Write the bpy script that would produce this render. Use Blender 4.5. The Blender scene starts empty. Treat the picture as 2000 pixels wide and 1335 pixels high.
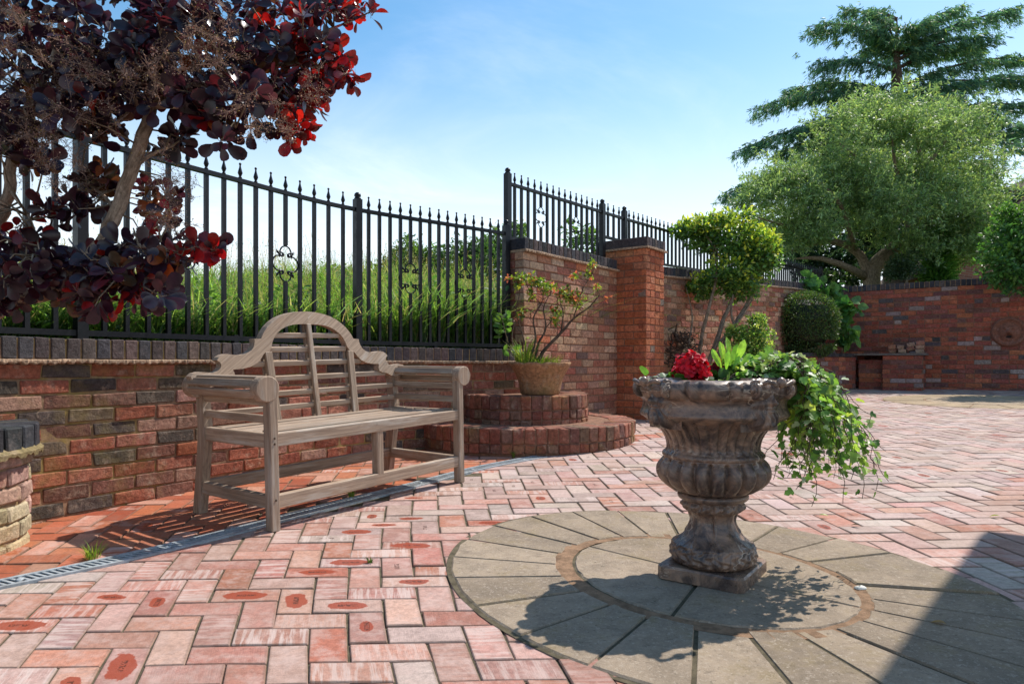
import bpy, math, random
import numpy as np
from mathutils import Vector, Matrix
random.seed(7); RNG = np.random.default_rng(11)
sc = bpy.context.scene
COL = sc.collection
F = 1300.0; HZ = 708.0; CH = 0.75
def g(x, y): return 0.0168*x + 0.0224*y - 0.0481          # the patio falls gently to the drain
def P(px, py, Y): return np.array([(px-1000)/F*Y, Y, CH + (HZ-py)/F*Y])
def G(px, py):
    dx = (px-1000)/F; dz = (HZ-py)/F
    t = (CH+0.0481)/(0.0168*dx + 0.0224 - dz)
    return np.array([t*dx, t, CH + t*dz])

# ------------------------------------------------------------------ objects
def tag(o, label=None, cat=None, group=None, kind=None):
    if label: o['label'] = label
    if cat: o['category'] = cat
    if group: o['group'] = group
    if kind: o['kind'] = kind
    return o
def empty(name, loc=(0, 0, 0), rot=(0, 0, 0), parent=None):
    o = bpy.data.objects.new(name, None); COL.objects.link(o)
    o.location = loc; o.rotation_euler = rot; o.empty_display_size = 0.1
    if parent: o.parent = parent
    return o
def link(name, me, parent=None, loc=None):
    o = bpy.data.objects.new(name, me); COL.objects.link(o)
    if parent: o.parent = parent
    if loc is not None: o.location = loc
    return o
class MB:
    """collects polygons of any size, with colour and local coordinates per vertex"""
    def __init__(s): s.v = []; s.f = []; s.c = []; s.b = []; s.m = []; s.n = 0; s.sm = []
    def add(s, v, f, col=(1, 1, 1), bl=None, mi=0, smooth=False):
        v = np.asarray(v, float).reshape(-1, 3); k = len(v)
        s.v.append(v)
        c = np.asarray(col, float)
        s.c.append(np.tile(c, (k, 1)) if c.ndim == 1 else c)
        s.b.append(v.copy() if bl is None else np.asarray(bl, float))
        n = s.n
        for q in f: s.f.append([i+n for i in q])
        s.m += [mi]*len(f); s.sm += [smooth]*len(f); s.n += k
    def box(s, lo, hi, **k):
        x0, y0, z0 = lo; x1, y1, z1 = hi
        s.add([(x0,y0,z0),(x1,y0,z0),(x1,y1,z0),(x0,y1,z0),(x0,y0,z1),(x1,y0,z1),(x1,y1,z1),(x0,y1,z1)],
              [(0,3,2,1),(4,5,6,7),(0,1,5,4),(1,2,6,5),(2,3,7,6),(3,0,4,7)], **k)
    def tube(s, pts, rad, n=8, caps=True, **k):
        pts = np.asarray(pts, float); m = len(pts)
        rad = np.broadcast_to(np.asarray(rad, float), (m,))
        t = np.gradient(pts, axis=0); t /= np.linalg.norm(t, axis=1)[:, None]+1e-9
        u = np.cross(t[0], [0, 0, 1.0])
        if np.linalg.norm(u) < 1e-3: u = np.cross(t[0], [1.0, 0, 0])
        u /= np.linalg.norm(u); V = []; B = []; a = np.linspace(0, 2*np.pi, n, endpoint=False); L = 0
        for i in range(m):
            u = u - t[i]*np.dot(u, t[i]); u /= np.linalg.norm(u)+1e-9
            w = np.cross(t[i], u)
            if i: L += np.linalg.norm(pts[i]-pts[i-1])
            V.append(pts[i] + rad[i]*(np.cos(a)[:, None]*u + np.sin(a)[:, None]*w))
            B.append(np.c_[np.full(n, L), rad[i]*np.cos(a), rad[i]*np.sin(a)])
        f = [(i*n+j, i*n+(j+1) % n, (i+1)*n+(j+1) % n, (i+1)*n+j) for i in range(m-1) for j in range(n)]
        if caps: f += [tuple(range(n-1, -1, -1)), tuple((m-1)*n+j for j in range(n))]
        s.add(np.concatenate(V), f, bl=np.concatenate(B), smooth=True, **k)
    def lathe(s, prof, n=16, cen=(0, 0, 0), **k):
        a = np.linspace(0, 2*np.pi, n, endpoint=False)
        V = np.concatenate([np.c_[r*np.cos(a), r*np.sin(a), np.full(n, z)] for r, z in prof]) + np.asarray(cen)
        m = len(prof)
        f = [(i*n+j, i*n+(j+1) % n, (i+1)*n+(j+1) % n, (i+1)*n+j) for i in range(m-1) for j in range(n)]
        f += [tuple(range(n-1, -1, -1)), tuple((m-1)*n+j for j in range(n))]
        s.add(V, f, smooth=k.pop('smooth', True), **k)
    def build(s, name, mats, parent=None, loc=None):
        me = bpy.data.meshes.new(name)
        me.from_pydata(np.concatenate(s.v).tolist(), [], s.f)
        put_attr(me, np.concatenate(s.c), np.concatenate(s.b))
        for m in (mats if isinstance(mats, (list, tuple)) else [mats]): me.materials.append(m)
        if max(s.m): me.polygons.foreach_set('material_index', np.array(s.m, np.int32))
        me.polygons.foreach_set('use_smooth', np.array(s.sm, bool))
        me.update()
        return link(name, me, parent, loc)
def put_attr(me, c, b=None):
    a = me.attributes.new('Col', 'FLOAT_COLOR', 'POINT')
    a.data.foreach_set('color', np.c_[c[:, :3], np.ones(len(c))].astype(np.float32).ravel())
    if b is not None:
        a = me.attributes.new('bl', 'FLOAT_VECTOR', 'POINT')
        a.data.foreach_set('vector', b.astype(np.float32).ravel())
def mesh_np(name, V, Fc, mats, C, B=None, parent=None, smooth=False, mi=None, loc=None):
    """one mesh from arrays; all faces have the same number of corners"""
    me = bpy.data.meshes.new(name); V = np.asarray(V, np.float32); Fc = np.asarray(Fc, np.int32)
    k = Fc.shape[1]
    me.vertices.add(len(V)); me.vertices.foreach_set('co', V.ravel())
    me.loops.add(Fc.size); me.loops.foreach_set('vertex_index', Fc.ravel())
    me.polygons.add(len(Fc)); me.polygons.foreach_set('loop_start', np.arange(0, Fc.size, k, dtype=np.int32))
    for m in (mats if isinstance(mats, (list, tuple)) else [mats]): me.materials.append(m)
    if mi is not None: me.polygons.foreach_set('material_index', np.asarray(mi, np.int32))
    me.polygons.foreach_set('use_smooth', np.full(len(Fc), smooth))
    me.update(calc_edges=True)
    put_attr(me, np.asarray(C), B)
    return link(name, me, parent, loc)

# ------------------------------------------------------------------ materials
class NT:
    def __init__(s, name):
        s.m = bpy.data.materials.new(name); s.m.use_nodes = True
        s.t = s.m.node_tree; s.t.nodes.clear()
        s.out = s.n('ShaderNodeOutputMaterial')
    def n(s, typ, **kw):
        x = s.t.nodes.new(typ)
        for k, v in kw.items():
            if hasattr(x, k) and k not in ('inputs',): setattr(x, k, v)
        return x
    def l(s, a, b): s.t.links.new(a, b)
    def val(s, x, sock):
        if isinstance(x, bpy.types.NodeSocket): s.l(x, sock)
        else:
            if sock.type == 'RGBA' and len(x) == 3: x = (*x, 1)
            sock.default_value = x
    def attr(s, name, out='Color'): return s.n('ShaderNodeAttribute', attribute_name=name).outputs[out]
    def obj(s): return s.n('ShaderNodeTexCoord').outputs['Object']
    def math(s, op, a, b=None, clamp=False):
        x = s.n('ShaderNodeMath', operation=op); x.use_clamp = clamp
        s.val(a, x.inputs[0])
        if b is not None: s.val(b, x.inputs[1])
        return x.outputs[0]
    def vmul(s, v, k):
        x = s.n('ShaderNodeVectorMath', operation='MULTIPLY'); s.val(v, x.inputs[0]); x.inputs[1].default_value = k
        return x.outputs[0]
    def vadd(s, v, w):
        x = s.n('ShaderNodeVectorMath', operation='ADD'); s.val(v, x.inputs[0]); s.val(w, x.inputs[1]); return x.outputs[0]
    def noise(s, v, scale, detail=4, rough=.6, dist=0):
        x = s.n('ShaderNodeTexNoise'); s.val(v, x.inputs['Vector'])
        x.inputs['Scale'].default_value = scale; x.inputs['Detail'].default_value = detail
        x.inputs['Roughness'].default_value = rough; x.inputs['Distortion'].default_value = dist
        return x.outputs['Fac']
    def voro(s, v, scale, feat='F1'):
        x = s.n('ShaderNodeTexVoronoi', feature=feat); s.val(v, x.inputs['Vector']); x.inputs['Scale'].default_value = scale
        return x.outputs['Distance']
    def ramp(s, f, lo, hi, a=0., b=1.):
        x = s.n('ShaderNodeMapRange'); x.interpolation_type = 'SMOOTHSTEP'; s.val(f, x.inputs[0])
        for i, q in enumerate((lo, hi, a, b)): x.inputs[i+1].default_value = q
        return x.outputs[0]
    def mix(s, f, a, b, mode='MIX'):
        x = s.n('ShaderNodeMix', data_type='RGBA', blend_type=mode); s.val(f, x.inputs[0]); s.val(a, x.inputs[6]); s.val(b, x.inputs[7])
        return x.outputs[2]
    def scale(s, c, f):           # multiply a colour by a number socket
        x = s.n('ShaderNodeVectorMath', operation='SCALE'); s.val(c, x.inputs[0]); s.val(f, x.inputs['Scale']); return x.outputs[0]
    def bump(s, h, strength=.5, dist=.002, normal=None):
        x = s.n('ShaderNodeBump'); x.inputs['Strength'].default_value = strength; x.inputs['Distance'].default_value = dist
        s.val(h, x.inputs['Height'])
        if normal is not None: s.l(normal, x.inputs['Normal'])
        return x.outputs[0]
    def bsdf(s, col, rough=.8, normal=None, spec=.5, metal=0., coat=0.):
        x = s.n('ShaderNodeBsdfPrincipled'); s.val(col, x.inputs['Base Color']); s.val(rough, x.inputs['Roughness'])
        s.val(spec, x.inputs['Specular IOR Level']); x.inputs['Metallic'].default_value = metal
        if coat: x.inputs['Coat Weight'].default_value = coat; x.inputs['Coat Roughness'].default_value = .15
        if normal is not None: s.l(normal, x.inputs['Normal'])
        return x
    def done(s, sh): s.l(sh.outputs[0], s.out.inputs[0]); return s.m

def mat_brick(name, smear=(.5, .38, .28), smear_amt=.35, dark_amt=.3, moss=0.):
    t = NT(name); co = t.obj(); c = t.attr('Col'); bl = t.attr('bl', 'Vector')
    c = t.scale(c, t.ramp(t.noise(co, 38, 6, .75), .3, .72, .6, 1.4))
    c = t.mix(t.math('MULTIPLY', t.ramp(t.noise(co, 13, 5, .75), .52, .72), smear_amt), c, smear)
    c = t.mix(t.math('MULTIPLY', t.ramp(t.noise(co, 21, 4, .7, 1.), .58, .72), dark_amt), c, (.035, .028, .025))
    c = t.mix(t.math('MULTIPLY', t.ramp(t.voro(co, 260), .25, .05), .35), c, (.05, .03, .025))
    if moss:
        c = t.mix(t.math('MULTIPLY', t.ramp(t.noise(co, 2.6, 5, .7), .5, .68), moss), c, (.27, .2, .055))
    h = t.math('ADD', t.noise(co, 130, 5, .75), t.math('MULTIPLY', t.noise(co, 33, 4, .6), 1.8))
    return t.done(t.bsdf(c, .88, t.bump(h, 1., .005), .3))
def mat_mortar(name, col=(.36, .25, .16), moss=.0):
    t = NT(name); co = t.obj()
    c = t.scale(col, t.ramp(t.noise(co, 25, 5, .7), .3, .7, .6, 1.25))
    if moss: c = t.mix(t.math('MULTIPLY', t.ramp(t.noise(co, 2.6, 5, .7), .47, .62), moss), c, (.34, .25, .05))
    return t.done(t.bsdf(c, .95, t.bump(t.noise(co, 160, 5, .8), .8, .004), .2))
def mat_paver():
    t = NT('clay_paver'); c = t.attr('Col'); bl = t.attr('bl', 'Vector'); rn = t.attr('rnd', 'Fac'); st = t.attr('stain', 'Fac'); co = t.obj()
    of = t.n('ShaderNodeCombineXYZ'); t.l(t.math('MULTIPLY', rn, 37.), of.inputs[0]); t.l(t.math('MULTIPLY', rn, 91.), of.inputs[1]); t.l(rn, of.inputs[2])
    v = t.vadd(bl, of.outputs[0])
    band = t.ramp(t.noise(t.vmul(v, (55, 5, 3)), 1., 4, .65), .44, .6)
    amt = t.ramp(t.math('FRACT', t.math('MULTIPLY', rn, 7.3)), .35, .95)
    blot = t.ramp(t.noise(v, 14, 5, .7), .42, .66)
    c = t.scale(c, t.ramp(t.noise(co, 60, 6, .85), .32, .68, .72, 1.22))
    pale = t.mix(.3, (.60, .49, .44), c)
    dry = t.ramp(st, -1., 0., .12, 1.); c = t.mix(t.math('MULTIPLY', dry, t.math('MULTIPLY', t.math('MULTIPLY', band, amt), .95)), c, pale)
    c = t.mix(t.math('MULTIPLY', dry, t.math('MULTIPLY', blot, .5)), c, (.55, .40, .35))
    c = t.mix(t.math('MULTIPLY', t.ramp(t.noise(v, 30, 5, .8), .6, .74), .45), c, (.2, .13, .1))
    # browner and darker towards the arrises
    sx = t.n('ShaderNodeSeparateXYZ'); t.l(bl, sx.inputs[0])
    ax = t.math('ABSOLUTE', sx.outputs[0]); ay = t.math('ABSOLUTE', sx.outputs[1])
    ed = t.math('MAXIMUM', t.math('SUBTRACT', ax, .0535), ay)
    edge = t.ramp(t.math('ADD', ed, t.math('MULTIPLY', t.noise(v, 60, 4, .8), .012)), .047, .058)
    c = t.mix(t.math('MULTIPLY', edge, .55), c, (.13, .09, .06))
    c = t.mix(t.math('MULTIPLY', t.ramp(t.noise(co, 1.7, 5, .7), .46, .66), .38), c, (.24, .14, .10))
    # damp ovals round the stamped marks
    wob = t.math('MULTIPLY', t.noise(v, 19, 5, .7), 1.1)
    q = t.math('SQRT', t.math('ADD', t.math('POWER', t.math('MULTIPLY', ax, 1/.058), 2.), t.math('POWER', t.math('MULTIPLY', ay, 1/.031), 2.)))
    q = t.math('MULTIPLY', q, t.math('ADD', .72, t.math('MULTIPLY', t.math('FRACT', t.math('MULTIPLY', rn, 13.7)), .8)))
    wet = t.math('MULTIPLY', t.ramp(t.math('ADD', q, wob), 1.50, 1.42), t.math('MAXIMUM', st, 0.))
    c = t.mix(t.math('MULTIPLY', wet, .88), c, (.32, .055, .022))
    mk = t.math('MULTIPLY', t.ramp(ax, .032, .028), t.ramp(ay, .009, .007))
    mk = t.math('MULTIPLY', mk, t.ramp(t.noise(t.vmul(v, (200, 90, 1)), 1., 2, .5), .46, .52))
    mk = t.math('MULTIPLY', mk, t.ramp(t.math('ADD', st, t.ramp(t.math('FRACT', t.math('MULTIPLY', rn, 31.7)), .91, .93)), .2, .5))
    c = t.mix(t.math('MULTIPLY', mk, .8), c, (.07, .025, .015))
    ro = t.math('SUBTRACT', .8, t.math('MULTIPLY', wet, .42))
    h = t.math('ADD', t.noise(co, 190, 5, .75), t.math('MULTIPLY', t.noise(t.vmul(v, (300, 14, 3)), 1., 2, .5), .7))
    h = t.math('SUBTRACT', h, t.math('MULTIPLY', mk, 1.5))
    return t.done(t.bsdf(c, ro, t.bump(h, .5, .0022), .35))
def mat_leaf(name, rough=.45, trans=.42, tcol=(1.7, 1.7, .9), spec=.5, vary=.3):
    t = NT(name); c = t.attr('Col')
    c = t.scale(c, t.ramp(t.noise(t.obj(), 40, 3, .6), .3, .7, 1-vary, 1+vary))
    b = t.bsdf(c, rough, None, spec)
    tr = t.n('ShaderNodeBsdfTranslucent'); t.l(t.mix(1., c, tcol, 'MULTIPLY'), tr.inputs[0])
    mx = t.n('ShaderNodeMixShader'); mx.inputs[0].default_value = trans
    t.l(b.outputs[0], mx.inputs[1]); t.l(tr.outputs[0], mx.inputs[2])
    return t.done(mx)
def mat_bark(name, a, b, sc_=30):
    t = NT(name); bl = t.attr('bl', 'Vector'); co = t.obj()
    n1 = t.noise(t.vmul(bl, (14, 70, 70)), 1., 5, .7, .6)
    c = t.mix(t.ramp(n1, .35, .65), a, b)
    c = t.scale(c, t.ramp(t.noise(co, sc_, 4, .7), .3, .7, .7, 1.25))
    return t.done(t.bsdf(c, .9, t.bump(t.math('ADD', n1, t.noise(co, 110, 4, .7)), .9, .006), .2))
def mat_wood():
    t = NT('weathered_teak'); bl = t.attr('bl', 'Vector'); co = t.obj()
    gr = t.noise(t.vmul(bl, (3.2, 85, 85)), 1., 6, .72, .7)
    fine = t.noise(t.vmul(bl, (9, 330, 330)), 1., 3, .7)
    c = t.mix(t.ramp(gr, .34, .66), (.23, .16, .112), (.41, .30, .215))
    c = t.mix(t.math('MULTIPLY', t.ramp(t.noise(t.vmul(bl, (2.2, 22, 22)), 1., 4, .7), .5, .7), .6), c, (.50, .45, .39))
    c = t.mix(t.math('MULTIPLY', t.ramp(t.noise(co, 5, 5, .7), .55, .72), .4), c, (.34, .19, .11))
    c = t.mix(t.math('MULTIPLY', t.ramp(fine, .60, .72), .55), c, (.07, .05, .04))
    c = t.mix(t.math('MULTIPLY', t.ramp(t.noise(co, 9, 5, .8), .58, .75), .5), c, (.09, .075, .06))
    c = t.scale(c, t.attr('Col', 'Fac'))
    return t.done(t.bsdf(c, .72, t.bump(t.math('ADD', gr, fine), .55, .0016), .4))
def mat_iron():
    t = NT('black_painted_iron'); co = t.obj()
    c = t.mix(t.ramp(t.noise(co, 30, 4, .7), .62, .72), (.006, .006, .009), (.018, .017, .019))
    return t.done(t.bsdf(c, t.ramp(t.noise(co, 18, 3), .3, .7, .3, .48), t.bump(t.noise(co, 90, 3), .15, .001), .3))
def mat_marble():
    t = NT('polished_brown_marble'); co = t.obj()
    n = t.noise(co, 9, 8, .76, 1.2)
    c = t.mix(t.ramp(n, .36, .66), (.055, .039, .035), (.32, .20, .135))
    c = t.mix(t.math('MULTIPLY', t.ramp(t.noise(co, 26, 6, .75), .5, .7), .55), c, (.16, .12, .10))
    c = t.mix(t.math('MULTIPLY', t.ramp(t.noise(co, 11, 6, .7, .5), .62, .74), .6), c, (.28, .2, .16))
    ve = t.n('ShaderNodeTexVoronoi', feature='DISTANCE_TO_EDGE'); ve.inputs['Scale'].default_value = 6.5
    wv = t.vadd(co, t.vmul(t.n('ShaderNodeTexNoise').outputs['Color'], (.12, .12, .12))); t.l(wv, ve.inputs['Vector'])
    vein = t.math('MULTIPLY', t.ramp(ve.outputs[0], .022, .002), t.ramp(t.noise(co, 5, 4), .46, .6))
    c = t.mix(t.math('MULTIPLY', vein, .85), c, (.52, .40, .30))
    c = t.mix(t.math('MULTIPLY', t.ramp(t.noise(co, 60, 4, .7), .6, .75), .3), c, (.25, .23, .21))
    dirt = t.attr('Col', 'Fac')
    c = t.mix(t.math('SUBTRACT', 1., dirt), c, (.012, .009, .008))
    ro = t.ramp(t.noise(co, 22, 4, .7), .35, .7, .24, .55)
    return t.done(t.bsdf(c, ro, t.bump(t.noise(co, 120, 4, .7), .12, .002), .5))
def mat_slab():
    t = NT('buff_concrete_slab'); co = t.obj(); c = t.attr('Col')
    c = t.scale(c, t.ramp(t.noise(co, 9, 6, .7), .3, .72, .75, 1.15))
    c = t.mix(t.math('MULTIPLY', t.ramp(t.noise(co, 4.5, 5, .72), .5, .66), .72), c, (.22, .165, .09))
    c = t.mix(t.math('MULTIPLY', t.ramp(t.noise(t.vmul(co, (14, 30, 20)), 1., 5, .75), .56, .7), .5), c, (.13, .1, .075))
    c = t.mix(t.math('MULTIPLY', t.ramp(t.noise(co, 2.1, 6, .75), .5, .66), .5), c, (.17, .13, .09))
    c = t.mix(t.math('MULTIPLY', t.ramp(t.noise(co, 75, 5, .85), .52, .66), .6), c, (.50, .42, .34))
    c = t.mix(t.math('MULTIPLY', t.ramp(t.noise(t.vadd(co, (3, 5, 1)), 60, 6, .85), .55, .66), .7), c, (.10, .075, .05))
    c = t.mix(t.math('MULTIPLY', t.ramp(t.noise(co, 24, 5, .8), .62, .7), .7), c, (.07, .06, .04))
    h = t.math('ADD', t.noise(co, 210, 4, .8), t.math('MULTIPLY', t.noise(co, 50, 4, .7), 1.2))
    return t.done(t.bsdf(c, .9, t.bump(h, .7, .003), .25))
def mat_plain(name, col, rough=.8, bumps=60, var=.25, spec=.4, strength=.5, dist=.004):
    t = NT(name); co = t.obj()
    c = t.scale(col if col else t.attr('Col'), t.ramp(t.noise(co, bumps*.3, 5, .7), .3, .7, 1-var, 1+var))
    return t.done(t.bsdf(c, rough, t.bump(t.noise(co, bumps, 4, .7), strength, dist), spec))
M = {}
M['wall'] = mat_brick('multi_red_brick', smear_amt=.5, dark_amt=.6, moss=.35)
M['wall_far'] = mat_brick('dull_red_brick', (.42, .32, .3), .3, .35)  # far wall and barbecue brick in its own tones, with pale smears
M['pale'] = mat_brick('red_and_buff_brick', (.5, .37, .26), .4, .2)
M['pillar'] = mat_brick('orange_red_brick', (.5, .25, .14), .25, .2)
M['blue'] = mat_brick('blue_engineering_brick', (.16, .13, .12), .5, .3)
M['mortar'] = mat_mortar('mortar', (.31, .20, .125), moss=.6)
M['mortar_red'] = mat_mortar('red_mortar', (.24, .13, .085))
M['tile'] = mat_brick('creasing_tile', (.50, .37, .25), .6, .2)
M['paver'] = mat_paver()
M['joint'] = mat_mortar('sandy_mossy_joint', (.12, .098, .062))
M['slab'] = mat_slab()
M['slabjoint'] = mat_mortar('sand_mortar_joint', (.27, .165, .1))
M['wood'] = mat_wood()
M['iron'] = mat_iron()
M['marble'] = mat_marble()
M['steel'] = mat_plain('dark_drain_steel', (.33, .36, .38), .38, 90, .3, .5, .3, .001)
M['dark'] = mat_plain('hollow_shade', (.006, .006, .006), .9)  # near-black, paints the shade inside the drain slots and the plaque's mouth
M['pot'] = mat_brick('weathered_clay_pot', (.46, .38, .27), .45, .35, moss=.3)
M['soil'] = mat_plain('dark_soil', (.035, .025, .018), .95, 80, .4, .1, 1., .01)
M['bank'] = mat_plain('bank_earth', (.11, .15, .04), .95, 8, .4, .1)
M['ground'] = mat_plain('bare_ground', (.16, .13, .09), .95, 5, .3, .1)
M['leaf'] = mat_leaf('green_leaf')
M['grass'] = mat_leaf('grass_blade', .5, .5, (1.6, 1.6, .8), .3)
M['purple'] = mat_leaf('purple_smoke_leaf', .28, .4, (2.4, 1., .8), .7, .25)
M['plume'] = mat_leaf('smoke_plume', .8, .3, (1.2, 1., .9), .1)
M['needle'] = mat_leaf('cedar_needle', .5, .42, (1.5, 1.6, 1.), .4)
M['petal'] = mat_leaf('red_petal', .5, .3, (1.4, .8, .8), .3)
M['bark'] = mat_bark('grey_brown_bark', (.16, .115, .075), (.34, .26, .185))
M['barkdark'] = mat_bark('dark_bark', (.05, .035, .026), (.16, .11, .08))
M['barkgrey'] = mat_bark('pale_grey_bark', (.13, .1, .075), (.30, .25, .20))
M['barktan'] = mat_bark('tan_bark', (.24, .165, .115), (.50, .37, .28))
M['rooftile'] = mat_plain('brown_roof_tile', (.10, .055, .04), .85, 30)
M['render'] = mat_plain('cream_soffit', (.55, .52, .46), .8, 30, .1)
M['hedgegreen'] = M['leaf']

# ------------------------------------------------------------------ bricks
def _template():
    vs = []; key = []
    for sx in (-1, 1):
        for sy in (-1, 1):
            for sz in (-1, 1):
                for k in range(3): vs.append((sx, sy, sz, k))
    idx = {v: i for i, v in enumerate(vs)}
    fs = []
    for ax in range(3):
        for sg in (-1, 1):
            o = [a for a in range(3) if a != ax]
            q = []
            for a, b in ((-1, -1), (1, -1), (1, 1), (-1, 1)):
                c = [0, 0, 0]; c[ax] = sg; c[o[0]] = a; c[o[1]] = b
                q.append(idx[(*c, ax)])
            fs.append(q)
    for ax in range(3):
        o = [a for a in range(3) if a != ax]
        for a in (-1, 1):
            for b in (-1, 1):
                c0 = [0, 0, 0]; c0[ax] = -1; c0[o[0]] = a; c0[o[1]] = b
                c1 = list(c0); c1[ax] = 1
                fs.append([idx[(*c0, o[0])], idx[(*c1, o[0])], idx[(*c1, o[1])], idx[(*c0, o[1])]])
    tr = []
    for sx in (-1, 1):
        for sy in (-1, 1):
            for sz in (-1, 1): tr.append([idx[(sx, sy, sz, k)] for k in range(3)]+[idx[(sx, sy, sz, 0)]])
    S = np.array([v[:3] for v in vs], float); K = np.array([v[3] for v in vs])
    full = np.zeros((24, 3)); full[np.arange(24), K] = 1.0
    pos = S*(1-.2*(1-full))
    out = []
    for q in fs:
        p = pos[q]; nrm = np.cross(p[1]-p[0], p[2]-p[0])
        out.append(q if nrm @ p.mean(0) > 0 else q[::-1])
    tris = []
    for q in tr:
        p = pos[q[:3]]; nrm = np.cross(p[1]-p[0], p[2]-p[0])
        tris.append(q[:3] if nrm @ p.mean(0) > 0 else q[:3][::-1])
    return S, full, np.array(out), np.array(tris)
BS, BF, BQ, BT = _template()
class Bricks:
    """many chamfered bricks gathered for one mesh"""
    def __init__(s): s.c = []; s.A = []; s.h = []; s.ch = []; s.col = []; s.st = []
    def add(s, cen, ax, half, ch, col, stain=0.): s.c.append(cen); s.A.append(ax); s.h.append(half); s.ch.append(ch); s.col.append(col); s.st.append(stain)
    def build(s, name, mats, parent=None, jit=.0015, extra=None):
        n = len(s.c); c = np.array(s.c); A = np.array(s.A); h = np.array(s.h); ch = np.array(s.ch)
        loc = BS[None]*(h[:, None, :] - ch[:, None, None]*(1-BF[None]))
        cj = RNG.normal(0, jit, (n, 8, 3)); loc = loc + np.repeat(cj, 3, axis=1)
        V = np.einsum('nij,nki->nkj', A, loc) + c[:, None, :]
        off = (np.arange(n)*24)[:, None, None]
        Q = (BQ[None]+off).reshape(-1, 4); T = (BT[None]+off).reshape(-1, 3)
        V = V.reshape(-1, 3); C = np.repeat(np.array(s.col), 24, axis=0); B = loc.reshape(-1, 3)
        faces = Q.tolist()+T.tolist(); mi = [0]*len(faces)
        Vl = [V]; Cl = [C]; Bl = [B]; nn = len(V)
        if extra is not None and extra.n:                       # mortar body in the second material
            Vl.append(np.concatenate(extra.v)); Cl.append(np.concatenate(extra.c)); Bl.append(np.concatenate(extra.b))
            for q in extra.f: faces.append([i+nn for i in q]); mi.append(1)
        V = np.concatenate(Vl); C = np.concatenate(Cl); B = np.concatenate(Bl)
        me = bpy.data.meshes.new(name); me.from_pydata(V.tolist(), [], faces)
        put_attr(me, C, B)
        r = np.zeros(len(V), np.float32); r[:n*24] = np.repeat(RNG.random(n), 24)
        me.attributes.new('rnd', 'FLOAT', 'POINT').data.foreach_set('value', r)
        r = np.zeros(len(V), np.float32); r[:n*24] = np.repeat(np.array(s.st), 24)
        me.attributes.new('stain', 'FLOAT', 'POINT').data.foreach_set('value', r)
        for m in mats: me.materials.append(m)
        me.polygons.foreach_set('material_index', np.array(mi, np.int32)); me.update()
        return link(name, me, parent)
def pick(pal):
    w = [p[1] for p in pal]; c = random.choices(pal, w)[0][0]
    k = random.uniform(.82, 1.2); return tuple(max(.004, x*k*random.uniform(.94, 1.06)) for x in c)
PAL_L = [((.30, .095, .055), 5), ((.36, .14, .09), 3), ((.19, .085, .06), 3), ((.085, .066, .055), 1.8), ((.14, .1, .065), 2), ((.40, .13, .06), .35), ((.33, .18, .13), 2)]
PAL_T = [((.38, .17, .10), 4), ((.44, .24, .15), 4), ((.46, .30, .19), 1.6), ((.34, .12, .075), 4), ((.22, .12, .09), 1.2), ((.45, .14, .07), 1)]
PAL_P = [((.42, .12, .05), 5), ((.46, .15, .07), 4), ((.36, .10, .05), 3), ((.5, .2, .1), 1.5), ((.25, .17, .13), .5)]
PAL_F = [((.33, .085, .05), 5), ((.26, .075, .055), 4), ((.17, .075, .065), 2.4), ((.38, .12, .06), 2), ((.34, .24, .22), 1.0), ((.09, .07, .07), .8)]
PAL_B = [((.05, .048, .055), 3), ((.035, .035, .042), 2), ((.085, .062, .06), 2.4), ((.07, .06, .062), 2)]
class Path:
    def __init__(s, pts, smooth=True):
        p = np.array(pts, float); out = []
        if smooth and len(p) > 2:
            q = np.vstack([2*p[0]-p[1], p, 2*p[-1]-p[-2]])
            for i in range(1, len(q)-2):
                for t in np.linspace(0, 1, 24, endpoint=False):
                    a, b, c, d = q[i-1], q[i], q[i+1], q[i+2]
                    out.append(.5*((2*b)+(-a+c)*t+(2*a-5*b+4*c-d)*t*t+(-a+3*b-3*c+d)*t**3))
            out.append(p[-1])
        else:
            for i in range(len(p)-1):
                for t in np.linspace(0, 1, 12, endpoint=False): out.append(p[i]*(1-t)+p[i+1]*t)
            out.append(p[-1])
        s.p = np.array(out); d = np.linalg.norm(np.diff(s.p, axis=0), axis=1); s.s = np.r_[0, np.cumsum(d)]; s.L = s.s[-1]
    def at(s, q):
        """point, tangent, outward (towards the patio) normal"""
        x = np.interp(q, s.s, s.p[:, 0]); y = np.interp(q, s.s, s.p[:, 1])
        e = .06; a = max(0, q-e); b = min(s.L, q+e)
        t = np.array([np.interp(b, s.s, s.p[:, 0])-np.interp(a, s.s, s.p[:, 0]), np.interp(b, s.s, s.p[:, 1])-np.interp(a, s.s, s.p[:, 1])])
        t /= np.linalg.norm(t)
        return np.array([x, y]), t, np.array([t[1], -t[0]])
    def sAtPx(s, px, off=0.):
        best = 0; bd = 1e9
        for q in np.linspace(0, s.L, 900):
            p, t, n = s.at(q); p = p - n*off
            if p[1] > .2:
                d = abs(1000+F*p[0]/p[1]-px)
                if d < bd: bd = d; best = q
        return best
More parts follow.
